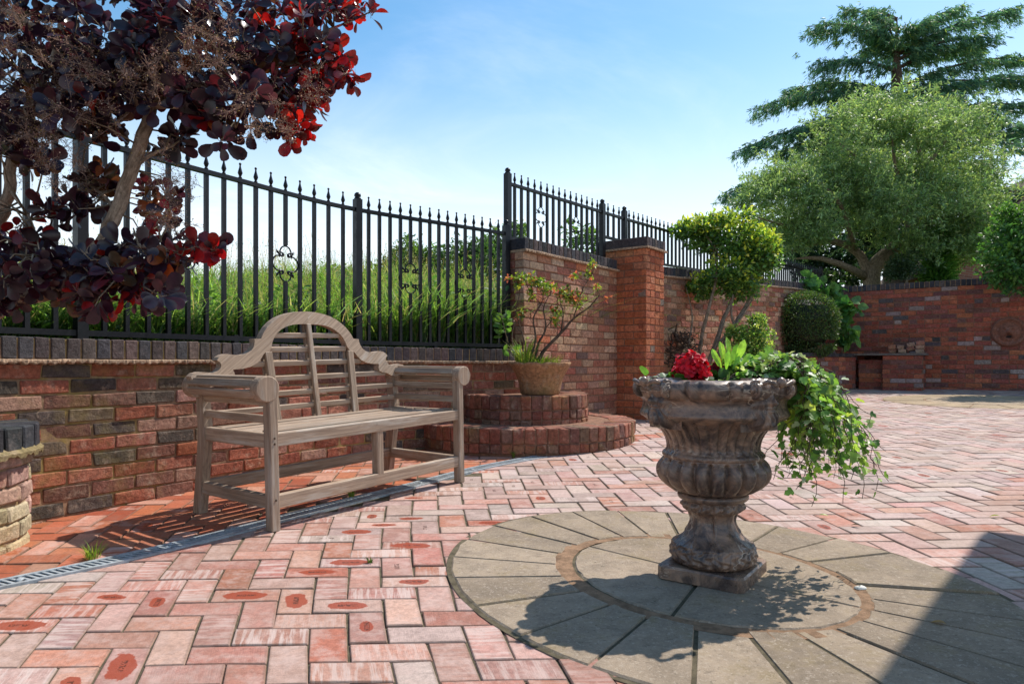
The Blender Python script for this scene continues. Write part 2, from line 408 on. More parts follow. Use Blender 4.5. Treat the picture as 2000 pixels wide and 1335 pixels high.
def brick_wall(name, path, ztop, zbot, thick, pal, mats, label, cat='wall', coping=True, bond='stretcher', ends=(True, True),
               creasing=True, cop_h=.1025, cop_w=.0715, jit=.0016, recess=.007, ends_pal=None, row=.075, cop_out=.012, slope=0.):
    """a brick wall along a path, its face on the path; courses hang level from the top"""
    root = empty(name, (0, 0, 0)); tag(root, label, cat)
    br = Bricks(); mo = MB(); nrow = int(math.ceil((ztop-zbot)/row))
    for r in range(nrow):
        z = ztop - row*(r+.5) + .002
        s = -random.uniform(0, .02) - (.1125 if r % 2 else 0); k = 0
        while s < path.L-.01:
            hd = bond == 'header' or (bond == 'flemish' and (k+r) % 2 == 0) or (bond == 'english' and r % 4 == 3)
            Lb = .1025 if hd else .215
            a = max(s, 0); b = min(s+Lb, path.L)
            if b-a > .03:
                p, t, n = path.at((a+b)/2)
                A = [(t[0], t[1], 0), (n[0], n[1], 0), (0, 0, 1)]
                dp = .05; out = random.gauss(0, .0018)
                c = (p[0]-n[0]*(dp-out), p[1]-n[1]*(dp-out), z+slope*(a+b)/2+random.gauss(0, .001))
                br.add(c, A, ((b-a)/2, dp, .0325), .0045, pick(pal))
            s += Lb+.010; k += 1
        for e, q in ((0, 0.), (1, path.L)):                     # returns of bricks at a free end
            if not ends[e]: continue
            p, t, n = path.at(q); sg = -1 if e == 0 else 1; w = .0 if r % 2 else -.11; d = .105
            while d+w < thick-.02:
                a = max(d+w, .105); b = min(d+w+.215, thick)
                if b-a > .025:
                    m_ = (a+b)/2
                    c = (p[0]-n[0]*m_-sg*t[0]*.05, p[1]-n[1]*m_-sg*t[1]*.05, z+slope*q)
                    br.add(c, [(-n[0], -n[1], 0), (sg*t[0], sg*t[1], 0), (0, 0, 1)], ((b-a)/2, .05, .0325), .0045, pick(ends_pal or pal))
                w += .225
    # mortar body
    N = max(2, int(path.L/.12)); rows = []
    for q in np.linspace(0, path.L, N):
        p, t, n = path.at(q); ee = recess if 0 < q < path.L else 0
        sh = (t*recess if q == 0 else (-t*recess if q >= path.L-1e-6 else 0*t))
        a = p-n*recess+sh; b = p-n*(thick-recess)+sh
        zz = slope*q; rows.append([(a[0], a[1], zbot-.3), (a[0], a[1], ztop-.002+zz), (b[0], b[1], ztop-.002+zz), (b[0], b[1], zbot-.3)])
    V = np.array(rows).reshape(-1, 3); fs = []
    for i in range(N-1):
        for j in range(4): fs.append((i*4+j, i*4+(j+1) % 4, (i+1)*4+(j+1) % 4, (i+1)*4+j))
    fs += [(0, 1, 2, 3), ((N-1)*4+3, (N-1)*4+2, (N-1)*4+1, (N-1)*4)]
    mo.add(V, fs)
    br.build('masonry', mats, root, jit, mo)
    zc = ztop
    if creasing:
        zc = creasing_strip(path, ztop, thick, root, ends, slope=slope)
    if coping:
        cb = Bricks(); cm = MB(); s = 0; D = thick/2+cop_out
        while s < path.L-.02:
            w = min(cop_w-.009, path.L-s)
            p, t, n = path.at(s+w/2); m_ = p-n*(thick/2)
            cb.add((m_[0], m_[1], zc+slope*s+cop_h/2+random.gauss(0, .0012)), [(t[0], t[1], 0), (n[0], n[1], 0), (0, 0, 1)],
                   (w/2, D+random.gauss(0, .001), cop_h/2), .004, pick(PAL_B if mats[0] is not M['wall'] else PAL_BL))
            s += cop_w
        rows = []
        for q in np.linspace(.004, path.L-.004, N):
            p, t, n = path.at(q); a = p+n*(cop_out-.007); b = p-n*(thick+cop_out-.007)
            zz = slope*q; rows.append([(a[0], a[1], zc+.001+zz), (a[0], a[1], zc+cop_h-.006+zz), (b[0], b[1], zc+cop_h-.006+zz), (b[0], b[1], zc+.001+zz)])
        cm.add(np.array(rows).reshape(-1, 3), fs)
        cb.build('coping', [M['blue'], M['mortar']], root, .001, cm)
    return root, zc+(cop_h if coping else 0)
PAL_BL = [((.115, .085, .08), 3), ((.09, .07, .068), 3), ((.065, .06, .065), 2), ((.14, .095, .085), 2)]
def creasing_strip(path, ztop, thick, root, ends=(True, True), out=.034, slope=0.):
    """course of plain tiles whose nibbed undersides make a wavy edge below the coping"""
    m = MB(); N = int(path.L/.0085); Vt = []; h0 = 0
    for i, q in enumerate(np.linspace(0, path.L, N)):
        p, t, n = path.at(q)
        if (i % 19) == 0: h0 = random.gauss(0, .0022); o0 = random.gauss(0, .003)
        wv = .0075*max(0, math.sin(q*2*math.pi/.043))**.6 + random.gauss(0, .0008)
        o = out+o0+random.gauss(0, .0012)
        a = p+n*o; a2 = p+n*(o-.004); b = p-n*.02
        z1 = ztop+.022+h0*.4+slope*q; z0 = ztop+.004-wv+h0+slope*q
        Vt += [(b[0], b[1], z0-.002), (a2[0], a2[1], z0), (a[0], a[1], z0+.006), (a[0], a[1], z1-.004), (a2[0], a2[1], z1), (b[0], b[1], z1)]
    f = [(i*6+j, i*6+j+1, (i+1)*6+j+1, (i+1)*6+j) for i in range(N-1) for j in range(5)]
    f += [tuple(range(5, -1, -1)), tuple((N-1)*6+j for j in range(6))]
    Vt = np.array(Vt); cc = np.array([.40, .27, .18])*np.repeat(RNG.uniform(.75, 1.2, N//22+1), 22*6)[:len(Vt), None]
    m.add(Vt, f, col=cc)
    N2 = max(2, int(path.L/.12)); rows = []
    for q in np.linspace(0, path.L, N2):
        p, t, n = path.at(q); a = p-n*.018; b = p-n*(thick+.02)
        zz = slope*q; rows.append([(a[0], a[1], ztop-.001+zz), (a[0], a[1], ztop+.021+zz), (b[0], b[1], ztop+.021+zz), (b[0], b[1], ztop-.001+zz)])
    fs = [(i*4+j, i*4+(j+1) % 4, (i+1)*4+(j+1) % 4, (i+1)*4+j) for i in range(N2-1) for j in range(4)]
    fs += [(0, 1, 2, 3), ((N2-1)*4+3, (N2-1)*4+2, (N2-1)*4+1, (N2-1)*4)]
    m.add(np.array(rows).reshape(-1, 3), fs, col=(.4, .28, .18))
    m.build('tile_creasing', M['tile'], root)
    return ztop+.023
# ================================================================== light, sky, camera
SUN = Vector((.765, .645, math.tan(math.radians(53)))).normalized()
ld = bpy.data.lights.new('sun', 'SUN'); ld.energy = 4.6; ld.angle = math.radians(.55); ld.color = (1, .945, .86)
lo = bpy.data.objects.new('sun', ld); COL.objects.link(lo); lo.rotation_euler = SUN.to_track_quat('Z', 'Y').to_euler(); lo.location = SUN*60
w = bpy.data.worlds.new('World'); sc.world = w; w.use_nodes = True; nt = w.node_tree; nt.nodes.clear()
sky = nt.nodes.new('ShaderNodeTexSky'); sky.sky_type = 'NISHITA'; sky.sun_disc = False
sky.sun_elevation = math.radians(53); sky.sun_rotation = math.atan2(.765, .645); sky.air_density = 1.1; sky.dust_density = .6; sky.ozone_density = 2.2
bg = nt.nodes.new('ShaderNodeBackground'); bg.inputs[1].default_value = .15
# thin high cloud, whitest near the horizon
tc = nt.nodes.new('ShaderNodeTexCoord'); sp = nt.nodes.new('ShaderNodeSeparateXYZ'); nt.links.new(tc.outputs['Generated'], sp.inputs[0])
def wm(op, a, b=None):
    x = nt.nodes.new('ShaderNodeMath'); x.operation = op
    for i, q in enumerate((a, b)):
        if q is None: continue
        if isinstance(q, (int, float)): x.inputs[i].default_value = q
        else: nt.links.new(q, x.inputs[i])
    return x.outputs[0]
zz = wm('MAXIMUM', sp.outputs[2], .04); cv = nt.nodes.new('ShaderNodeCombineXYZ')
nt.links.new(wm('DIVIDE', sp.outputs[0], zz), cv.inputs[0]); nt.links.new(wm('DIVIDE', sp.outputs[1], zz), cv.inputs[1])
no = nt.nodes.new('ShaderNodeTexNoise'); no.inputs['Scale'].default_value = .55; no.inputs['Detail'].default_value = 7; no.inputs['Roughness'].default_value = .62; no.inputs['Distortion'].default_value = .8
nt.links.new(cv.outputs[0], no.inputs['Vector'])
mr = nt.nodes.new('ShaderNodeMapRange'); mr.interpolation_type = 'SMOOTHSTEP'; nt.links.new(no.outputs['Fac'], mr.inputs[0])
mr.inputs[1].default_value = .45; mr.inputs[2].default_value = .78; mr.inputs[4].default_value = .30
hz = nt.nodes.new('ShaderNodeMapRange'); hz.interpolation_type = 'SMOOTHSTEP'; nt.links.new(sp.outputs[2], hz.inputs[0])
hz.inputs[1].default_value = .45; hz.inputs[2].default_value = .08; hz.inputs[3].default_value = 0.; hz.inputs[4].default_value = .82
fac = wm('MINIMUM', wm('ADD', mr.outputs[0], hz.outputs[0]), .9)
mx = nt.nodes.new('ShaderNodeMix'); mx.data_type = 'RGBA'; nt.links.new(fac, mx.inputs[0]); hs = nt.nodes.new('ShaderNodeHueSaturation'); hs.inputs['Hue'].default_value = .488; hs.inputs['Saturation'].default_value = 1.22; nt.links.new(sky.outputs[0], hs.inputs['Color']); nt.links.new(hs.outputs[0], mx.inputs[6]); mx.inputs[7].default_value = (6.6, 7.0, 7.3, 1)
nt.links.new(mx.outputs[2], bg.inputs[0])
wo = nt.nodes.new('ShaderNodeOutputWorld'); nt.links.new(bg.outputs[0], wo.inputs[0])
cd = bpy.data.cameras.new('camera'); cam = bpy.data.objects.new('camera', cd); COL.objects.link(cam); sc.camera = cam
cam.location = (0, 0, CH); cam.rotation_euler = (math.radians(90), 0, 0)
cd.sensor_width = 36; cd.lens = 36*F/2000; cd.shift_y = (HZ-667.5)/2000; cd.clip_start = .05; cd.clip_end = 2000
sc.view_settings.view_transform = 'Standard'; sc.view_settings.look = 'None'; sc.view_settings.exposure = .32; sc.view_settings.gamma = 1
sc.cycles.max_bounces = 8; sc.cycles.transparent_max_bounces = 8
try: sc.cycles.use_denoising = True
except Exception: pass

# ================================================================== paths of the walls
WL = Path([(-3.25, .7), (-2.93, 1.5), (-2.64, 2.3), (-2.29, 3.10), (-2.09, 3.46), (-1.69, 4.12), (-1.16, 4.92), (-.47, 5.52), (.106, 6.0)])
WT = Path([(.106, 6.0), (1.162, 7.37)], False)
W3 = Path([(1.40, 7.45), (5.80, 12.15)], False)
WF = Path([(5.42, 12.12), (12.2, 7.17)], False)
dT = np.array([.6105, .792]); nT = np.array([.792, -.6105])

# ================================================================== ground, paving
c = MB(); rr = [0, 2, 4, 7, 10, 14, 18, 25, 60, 200, 900]; NA = 48; V = [(0, 0, g(0, 0)-.02)]; fs = []
for r in rr[1:]:
    for k in range(NA):
        a = 2*math.pi*k/NA; x, y = r*math.cos(a), r*math.sin(a); q = min(1, 14/max(r, 1e-6))
        V.append((x, y, g(x*q, y*q)-.02-(0 if r < 20 else .6)))
fs = [(0, 1+k, 1+(k+1) % NA) for k in range(NA)]
for i in range(len(rr)-2):
    for k in range(NA): fs.append((1+i*NA+k, 1+(i+1)*NA+k, 1+(i+1)*NA+(k+1) % NA, 1+i*NA+(k+1) % NA))
c.add(V, fs); o = c.build('ground', M['ground']); tag(o, kind='structure')
# sand bed that shows in the joints
def edge_pts():
    pts = []
    for W, n_ in ((WL, 30), (WT, 4), (W3, 8), (WF, 10)):
        for q in np.linspace(0, W.L, n_):
            p, t, n = W.at(q); pts.append(p-n*.1)
    return pts
poly = [tuple(p) for p in edge_pts()] + [(11.0, 1.0), (6, -1.2), (-2, -1.2), (-3.4, .2)]
c = MB(); c.add([(x, y, g(x, y)-.0055) for x, y in poly], [tuple(range(len(poly)))[::-1]])
o = c.build('joint_sand', M['joint']); tag(o, kind='structure')
def inside(x, y, pl=np.array(poly)):
    r = False; j = len(pl)-1
    for i in range(len(pl)):
        if (pl[i, 1] > y) != (pl[j, 1] > y) and x < (pl[j, 0]-pl[i, 0])*(y-pl[i, 1])/(pl[j, 1]-pl[i, 1])+pl[i, 0]: r = not r
        j = i
    return r
DR = Path([(-2.6, 1.45), (-2.15, 1.95), (-1.788, 2.325), (-1.566, 2.545), (-1.383, 2.765), (-1.175, 3.054), (-.924, 3.433), (-.60, 3.875), (-.253, 4.38), (0, 4.65), (.22, 4.86)])
DRP = DR.p
def drain_side(x, y):
    i = np.argmin((DRP[:, 0]-x)**2+(DRP[:, 1]-y)**2); i = min(max(i, 1), len(DRP)-2)
    t = DRP[i+1]-DRP[i-1]; t /= np.linalg.norm(t); d = np.array([x, y])-DRP[i]
    return d[0]*t[1]-d[1]*t[0], np.linalg.norm(d)            # + on the patio side
CC = np.array([.645, 2.30]); CS = np.array([[.8784, -.1119], [-.1119, .9247]]); CSI = np.linalg.inv(CS)
C2 = np.array([6.1, 8.7]); R2 = 1.1
def kfan(u): return float(np.interp(u, [-3, -.92, -.35, 0, .1, 2.1, 6], [-.37, -.34, -.27, -.207, -.194, -.05, 0]))
def fan(u, v): return np.array([u+kfan(u)*2.5*(1-math.exp(-(v-1.75)/2.5)), v])   # the courses fan out a little from the house
w_ = .1068; br = Bricks(); slope_n = np.array([-.0168, -.0224, 1.]); slope_n /= np.linalg.norm(slope_n)
for i in range(-60, 130):
    for j in range(4, 126):
        res = (i-j) % 4
        if res not in (0, 2): continue
        if res == 0: cu, cv_, hor = i+1., j+.5, True
        else: cu, cv_, hor = i+.5, j+0., False
        p = fan(cu*w_, cv_*w_); x, y = p
        if y < .55 or y > 13 or abs(x) > .95*y+1.1: continue
        if not inside(x, y): continue
        q = np.linalg.norm(CSI@(p-CC))
        if q < .86: continue
        if np.linalg.norm(p-C2) < R2-.06: continue
        sd, dd = drain_side(x, y); red = 0.
        if dd < .045: continue
        if sd < 0 and y < 6: red = 1.
        ee = .02; j1 = (fan(cu*w_+ee, cv_*w_)-fan(cu*w_-ee, cv_*w_))/(2*ee); j2 = (fan(cu*w_, cv_*w_+ee)-fan(cu*w_, cv_*w_-ee))/(2*ee)
        dirv = j1 if hor else j2; sv = j2 if hor else -j1
        u = random.random()
        if red:
            col = pick([((.38, .105, .045), 3), ((.42, .14, .07), 2), ((.44, .22, .15), .9), ((.34, .075, .03), 2)])
        else:
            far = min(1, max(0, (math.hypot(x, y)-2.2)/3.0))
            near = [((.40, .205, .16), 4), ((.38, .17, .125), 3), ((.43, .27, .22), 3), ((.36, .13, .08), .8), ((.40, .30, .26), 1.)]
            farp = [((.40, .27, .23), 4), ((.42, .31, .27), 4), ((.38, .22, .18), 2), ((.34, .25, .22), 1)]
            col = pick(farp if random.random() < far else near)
        stain = 1. if random.random() < (.19 if not red and y < 3.6 and x < .4 else .04) else (-1. if red and random.random() < .8 else 0.)
        A3 = np.array([[dirv[0], dirv[1], .0168*dirv[0]+.0224*dirv[1]], [sv[0], sv[1], .0168*sv[0]+.0224*sv[1]], slope_n])
        A3 = A3 + RNG.normal(0, .004, (3, 3))*np.array([[0, 0, 1], [0, 0, 1], [0, 0, 0]])
        tw = random.gauss(0, .008); dv = A3[0]*math.cos(tw)+A3[1]*math.sin(tw); sv3 = A3[1]*math.cos(tw)-A3[0]*math.sin(tw)
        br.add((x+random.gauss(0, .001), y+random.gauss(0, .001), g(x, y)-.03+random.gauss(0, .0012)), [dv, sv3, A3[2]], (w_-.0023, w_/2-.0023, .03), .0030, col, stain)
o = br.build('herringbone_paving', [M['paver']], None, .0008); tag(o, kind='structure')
# round feature of tapered concrete slabs
def slab_sector(m, cen, S, r0, r1, a0, a1, gap, zt, col):
    n = max(3, int((a1-a0)/4)); pts = []
    for rr_, rev in ((r1, False), (r0, True)):
        aa = np.linspace(a0, a1, n+1); aa = aa[::-1] if rev else aa
        if rr_ < .03: aa = [(a0+a1)/2]
        for k, a in enumerate(aa):
            d = gap/max(rr_, .05) if rr_ >= .03 else 0
            lim = math.degrees(d); a_ = min(max(a, a0+lim), a1-lim)
            v = np.array([math.cos(math.radians(a_)), math.sin(math.radians(a_))])*(rr_+random.gauss(0, .0022))
            if rr_ < .03: v = np.array([math.cos(math.radians(a_)), math.sin(math.radians(a_))])*gap*1.5
            pts.append(cen+S@v)
    pts = np.array(pts); ctr = pts.mean(0); k = len(pts)
    ins = ctr+(pts-ctr)*(1-.006/np.maximum(np.linalg.norm(pts-ctr, axis=1), .02))[:, None]
    tz = random.gauss(0, .0014)
    V = [(x, y, g(x, y)-.03) for x, y in pts]+[(x, y, g(x, y)+zt-.005+tz) for x, y in pts]+[(x, y, g(x, y)+zt+tz) for x, y in ins]
    f = [tuple(range(2*k, 3*k))]
    for i in range(k):
        j = (i+1) % k; f += [(i, j, k+j, k+i), (k+i, k+j, 2*k+j, 2*k+i)]
    m.add(V, f, col=col)
c = MB(); b_ = MB()
jo = [19.4, 32.5, 47, 62, 77, 92, 107, 122.5, 139.0, 155.6, 171.4, 186.3, 202.6, 217.2, 231.5, 247, 263, 280, 295.7, 311, 325.2, 338, 352.6, 366.6]
jo = sorted(a % 360 for a in jo)
for k in range(len(jo)):
    a0 = jo[k]; a1 = jo[(k+1) % len(jo)]+(360 if k == len(jo)-1 else 0)
    k_ = random.uniform(.8, 1.14); am = math.radians((a0+a1)/2); slab_sector(c, CC, CS, .500+.045*abs(math.cos(am))**1.5, .985, a0, a1, .0055, .006, (.325*k_, .25*k_, .18*k_))
qo = [50, 138, 236, 323]
for k in range(4):
    a0 = qo[k]; a1 = qo[(k+1) % 4]+(360 if k == 3 else 0); k_ = random.uniform(.93, 1.08)
    slab_sector(c, CC+np.array([.02, .0]), CS, 0., .49, a0, a1, .006, .006, (.335*k_, .258*k_, .188*k_))
ring = [tuple(CC+CS@(np.array([math.cos(a), math.sin(a)])*1.005)) for a in np.linspace(0, 2*math.pi, 96, endpoint=False)]
b_.add([(x, y, g(x, y)+.0012) for x, y in ring], [tuple(range(96))], mi=0)
V = []
for a in np.linspace(0, 2*math.pi, 96, endpoint=False):
    for q in (.480, .552):
        p = CC+CS@(np.array([math.cos(a), math.sin(a)])*q); V.append((p[0], p[1], g(*p)+.0042+.001*math.sin(a*23)))
b_.add(V, [(i*2, i*2+1, ((i+1) % 96)*2+1, ((i+1) % 96)*2) for i in range(96)], mi=1)
for q in range(16):                                              # the far round feature, riven buff stone
    a0 = q*22.5+5; k_ = random.uniform(.85, 1.2)
    slab_sector(c, C2, np.eye(2), .62, R2, a0, a0+22.5, .006, .006, (.40*k_, .29*k_, .18*k_))
for q in range(5):
    k_ = random.uniform(.85, 1.2); slab_sector(c, C2, np.eye(2), 0., .59, q*72, q*72+72, .006, .006, (.38*k_, .28*k_, .19*k_))
ring = [tuple(C2+np.array([math.cos(a), math.sin(a)])*(R2+.02)) for a in np.linspace(0, 2*math.pi, 64, endpoint=False)]
b_.add([(x, y, g(x, y)+.0012) for x, y in ring], [tuple(range(64))], mi=1)
o = c.build('circle_paving', M['slab']); tag(o, kind='structure')
o = b_.build('circle_joint_bed', [M['joint'], M['slabjoint']]); tag(o, kind='structure')
# slot drain
c = MB(); wd = .05; N = int(DR.L/.01); V = []; f = []
pts = [DR.at(q) for q in np.linspace(0, DR.L, 120)]
def strip(m, o0, o1, z0, z1, mi):
    V = []
    for p, t, n in pts:
        for o_, zq in ((o0, z0), (o0, z1), (o1, z1), (o1, z0)):
            x, y = p+n*o_; V.append((x, y, g(x, y)+zq))
    m.add(V, [(i*4+j, i*4+(j+1) % 4, (i+1)*4+(j+1) % 4, (i+1)*4+j) for i in range(len(pts)-1) for j in range(4)], mi=mi)
root = empty('slot_drain'); tag(root, 'dark metal slotted drain channel running between bench legs and brick wall', 'drain')
strip(c, -wd, wd, -.02, .0015, 0); c.build('channel', M['dark'], root)  # shallow black strip stands in for the shaded depth under the slots
c = MB(); strip(c, -wd-.004, -wd+.016, -.02, .008, 0); strip(c, wd-.016, wd+.004, -.02, .008, 0)
for q in np.arange(.02, DR.L-.02, .0235):
    p, t, n = DR.at(q); sk = .35
    a = p-n*(wd-.016)-t*.012; b = p+n*(wd-.016)+t*.012; h = .0052
    V = []
    for zq in (.001, .0062):
        for pt, s_ in ((a, -h), (a, h), (b, h), (b, -h)):
            x, y = pt+t*s_; V.append((x, y, g(x, y)+zq))
    c.add(V, [(0, 3, 2, 1), (4, 5, 6, 7), (0, 1, 5, 4), (1, 2, 6, 5), (2, 3, 7, 6), (3, 0, 4, 7)])
for q in np.arange(.25, DR.L, .5):
    p, t, n = DR.at(q); x, y = p
    c.lathe([(.013, .004), (.013, .0075), (.007, .0095)], 10, (x, y, g(x, y)))
c.build('grating', M['steel'], root)

# ================================================================== terrain behind the walls
prof = [(.10, 0), (.5, .02), (1.2, .10), (2.4, .26), (4., .42), (7, .55), (12, .3), (25, -.6), (60, -2), (220, -5)]
rows = []
def kb(W, q): return (.42+.85*q/W.L) if W is WL else .5
def zb(W, q):
    if W is WL: return .82+.12*max(0, (q/W.L-.4))
    if W is WT: return 1.15+.55*q/W.L
    if W is W3: return 1.72+.25*q/W.L
    return 2.02
for W, n_ in ((WL, 26), (WT, 5), (W3, 8), (WF, 8)):
    for q in np.linspace(0, W.L, n_):
        p, t, n = W.at(q); off = .19 if W is not WL else .21
        if W is WT and q < .3: off = .235
        rows.append([(p[0]-n[0]*(off+d), p[1]-n[1]*(off+d), zb(W, q)+h*kb(W, q)) for d, h in prof])
nc = len(prof); V = np.array(rows).reshape(-1, 3)
c = MB(); c.add(V, [(i*nc+j, (i+1)*nc+j, (i+1)*nc+j+1, i*nc+j+1) for i in range(len(rows)-1) for j in range(nc-1)], smooth=True)
o = c.build('grass_bank', M['bank']); tag(o, kind='structure')
def bank_z(W, q, d):
    return zb(W, q)+np.interp(d, [a for a, _ in prof], [b for _, b in prof])*kb(W, q)

# ================================================================== walls
LEDGE = .745
brick_wall('brick_wall', WL, LEDGE, -.09, .21, PAL_L, [M['wall'], M['mortar']], 'low curving garden wall of mixed red and black bricks behind the wooden bench', ends=(False, False), jit=.0026)
brick_wall('brick_wall', WT, 1.755, .02, .2235, PAL_T, [M['pale'], M['mortar_red']], 'tall wall of pinkish red bricks behind the potted azalea, blue brick coping', ends=(True, False), ends_pal=[((.2, .075, .05), 3), ((.25, .09, .055), 2), ((.13, .07, .055), 2)])
brick_wall('brick_wall', W3, 1.735, .05, .2235, PAL_T, [M['pale'], M['mortar']], 'brick boundary wall beyond the square pillar, behind the leggy yellow-green shrub', ends=(False, False), slope=.045)
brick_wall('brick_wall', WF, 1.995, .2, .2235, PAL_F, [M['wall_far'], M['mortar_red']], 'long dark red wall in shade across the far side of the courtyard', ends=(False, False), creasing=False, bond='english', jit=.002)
# square pillar
A_ = np.array([1.162, 7.37]); B_ = A_+.354*nT; Cp = B_+.446*dT; D_ = Cp-.6*nT; E_ = D_-.446*dT
root = empty('brick_pillar'); tag(root, 'square orange-red brick pillar with dark coping at the end of the tall wall', 'pillar')
br = Bricks(); mo = MB(); nr = 26; zt = 1.985
faces = [(E_, B_, -dT), (B_, Cp, nT), (Cp, D_, dT), (D_, E_, -nT)]
for r in range(nr):
    z = zt-.075*(r+.5)+.002
    for k, (a, b, n) in enumerate(faces):
        Lf = np.linalg.norm(b-a); t = (b-a)/Lf; s = -.1125*((r+k) % 2)
        full = .215 if k != 1 else (.215 if r % 2 else .1025)
        while s < Lf-.004:
            lb = full; x0 = max(s, 0); x1 = min(s+lb, Lf)
            if Lf-x1 < .03: x1 = Lf
            if x1-x0 > .02:
                m_ = a+t*(x0+x1)/2-n*.048+n*random.gauss(0, .001)
                inset = .0 if x0 > 0 and x1 < Lf else .0
                br.add((m_[0], m_[1], z), [(t[0], t[1], 0), (n[0], n[1], 0), (0, 0, 1)], ((x1-x0)/2-(.0012 if k % 2 else 0), .048-(.0006 if k % 2 else 0), .0325), .004, pick(PAL_P))
            s = max(s, 0)+(x1-x0)+.010 if s >= 0 else x1+.010
q4 = [E_, B_, Cp, D_]; cen = sum(q4)/4
V = []
for zq in (-.2, zt-.002):
    for p in q4: pp = cen+(p-cen)*.972; V.append((pp[0], pp[1], zq))
mo.add(V, [(0, 3, 2, 1), (4, 5, 6, 7), (0, 1, 5, 4), (1, 2, 6, 5), (2, 3, 7, 6), (3, 0, 4, 7)])
br.build('masonry', [M['pillar'], M['mortar_red']], root, .0012, mo)
pp = Path([tuple(p) for p in (E_, B_, Cp, D_, E_)], False); m = MB()
V = []; NN = 420
for i in range(NN):
    q = pp.L*i/NN; x = np.interp(q, pp.s, pp.p[:, 0]); y = np.interp(q, pp.s, pp.p[:, 1]); p = np.array([x, y])
    d = p-cen; o_ = p+d/np.linalg.norm(d)*.04; i_ = cen+d*.9
    wv = .007*max(0, math.sin(q*2*math.pi/.043))**.6
    V += [(i_[0], i_[1], zt), (o_[0], o_[1], zt+.003-wv), (o_[0], o_[1], zt+.02), (i_[0], i_[1], zt+.022)]
m.add(V, [(i*4+j, i*4+j+1, ((i+1) % NN)*4+j+1, ((i+1) % NN)*4+j) for i in range(NN) for j in range(3)], col=(.40, .27, .18)); m.build('tile_creasing', M['tile'], root)
cb = Bricks(); cm = MB(); zc = zt+.023; n_b = 7
for k in range(n_b):
    s = -.012+(.446+.024)*(k+.5)/n_b; m_ = B_+dT*s-nT*.3+nT*.0
    cb.add((m_[0], m_[1], zc+.05), [(dT[0], dT[1], 0), (nT[0], nT[1], 0), (0, 0, 1)], (.47/n_b/2-.003, .3+.014, .05), .004, pick(PAL_B))
V = []
for zq in (zc+.001, zc+.094):
    for p in q4: pq = cen+(p-cen)*1.02; V.append((pq[0], pq[1], zq))
cm.add(V, [(0, 3, 2, 1), (4, 5, 6, 7), (0, 1, 5, 4), (1, 2, 6, 5), (2, 3, 7, 6), (3, 0, 4, 7)])
cb.build('coping', [M['blue'], M['mortar_red']], root, .001, cm)

# round two-tier plinth with brick-on-end edges
SC = np.array([.11, 5.80])
def tier(name, R, zbot_, ztop_, root, pal, course, crown_out, seed):
    random.seed(seed); br = Bricks(); n = int(2*math.pi*R/.085)
    for k in range(n):
        a = 2*math.pi*k/n; rd = np.array([math.cos(a), math.sin(a)]); tg = np.array([-rd[1], rd[0]])
        if rd[1] > .75: continue
        wb = 2*math.pi*R/n/2-.004
        for zc_, hh, d0, dep in course:
            rad = R-dep/2+random.gauss(0, .003); p = SC+rd*rad
            br.add((p[0], p[1], zc_), [(tg[0], tg[1], 0), (rd[0], rd[1], 0), (0, 0, 1)], (wb, dep/2, hh), .006, pick(pal))
    mo = MB(); NN = 96; V = []
    for zq, rq in ((zbot_, R-.012), (ztop_-.008, R-.012)):
        for k in range(NN): a = 2*math.pi*k/NN; V.append((SC[0]+rq*math.cos(a), SC[1]+rq*math.sin(a), zq))
    mo.add(V, [(k, (k+1) % NN, NN+(k+1) % NN, NN+k) for k in range(NN)]+[tuple(range(NN, 2*NN))])
    br.build(name, [M['wall'], M['mortar_red']], root, .003, mo)
random.seed(3)
root = empty('round_plinth', (0, 0, 0)); tag(root, 'two-tier half-round brick plinth in the wall corner carrying the clay pot', 'plinth')
z1 = .265; z2 = .485; PS = [((.24, .085, .055), 4), ((.17, .075, .055), 3), ((.30, .11, .07), 3), ((.22, .12, .08), 2)]
tier('lower_tier', .945, .02, z1, root, PS, [(z1-.055, .055, 0, .215), (z1-.15, .034, 0, .1)], 0, 5)
tier('upper_tier', .55, .2, z2, root, PS, [(z2-.055, .055, 0, .2), (z2-.155, .034, 0, .1), (z2-.23, .034, 0, .1)], 0, 6)
# round planter at the left edge, black brick rim
random.seed(9)
RP = np.array([-2.445, 2.70]); RR = .40; gz = g(*RP); root = empty('round_planter', (RP[0], RP[1], gz)); tag(root, 'round weathered brick planter with black brick rim at the foot of the purple bush', 'planter')
br = Bricks(); mo = MB(); top = .488-gz
ncb = 27
for k in range(ncb):
    a = 2*math.pi*k/ncb; rd = (math.cos(a), math.sin(a)); tg = (-rd[1], rd[0]); rm = RR-.075
    br.add((rd[0]*rm, rd[1]*rm, top-.05), [(tg[0], tg[1], 0), (rd[0], rd[1], 0), (0, 0, 1)], (2*math.pi*RR/ncb/2-.003, .105, .05), .006, pick([((.04, .04, .046), 3), ((.06, .055, .05), 2), ((.12, .1, .05), .7)]))
br.build('coping', [M['blue']], root, .002)
br = Bricks()
for r in range(6):
    z = top-.135-.075*(r+.0)
    nb = 14
    for k in range(nb):
        a = 2*math.pi*(k+.5*(r % 2))/nb; rd = (math.cos(a), math.sin(a)); tg = (-rd[1], rd[0]); rm = RR-.055
        br.add((rd[0]*rm, rd[1]*rm, z), [(tg[0], tg[1], 0), (rd[0], rd[1], 0), (0, 0, 1)], (2*math.pi*RR/nb/2-.006, .05, .0325), .008, pick([((.42, .33, .20), 3), ((.40, .20, .15), 2), ((.45, .28, .22), 2), ((.46, .38, .25), 3)]))
NN = 64; V = []
for zq, rq in ((-.05, RR-.014), (top-.10, RR-.014), (top-.10, RR-.17), (top-.12, RR-.17)):
    for k in range(NN): a = 2*math.pi*k/NN; V.append((rq*math.cos(a), rq*math.sin(a), zq))
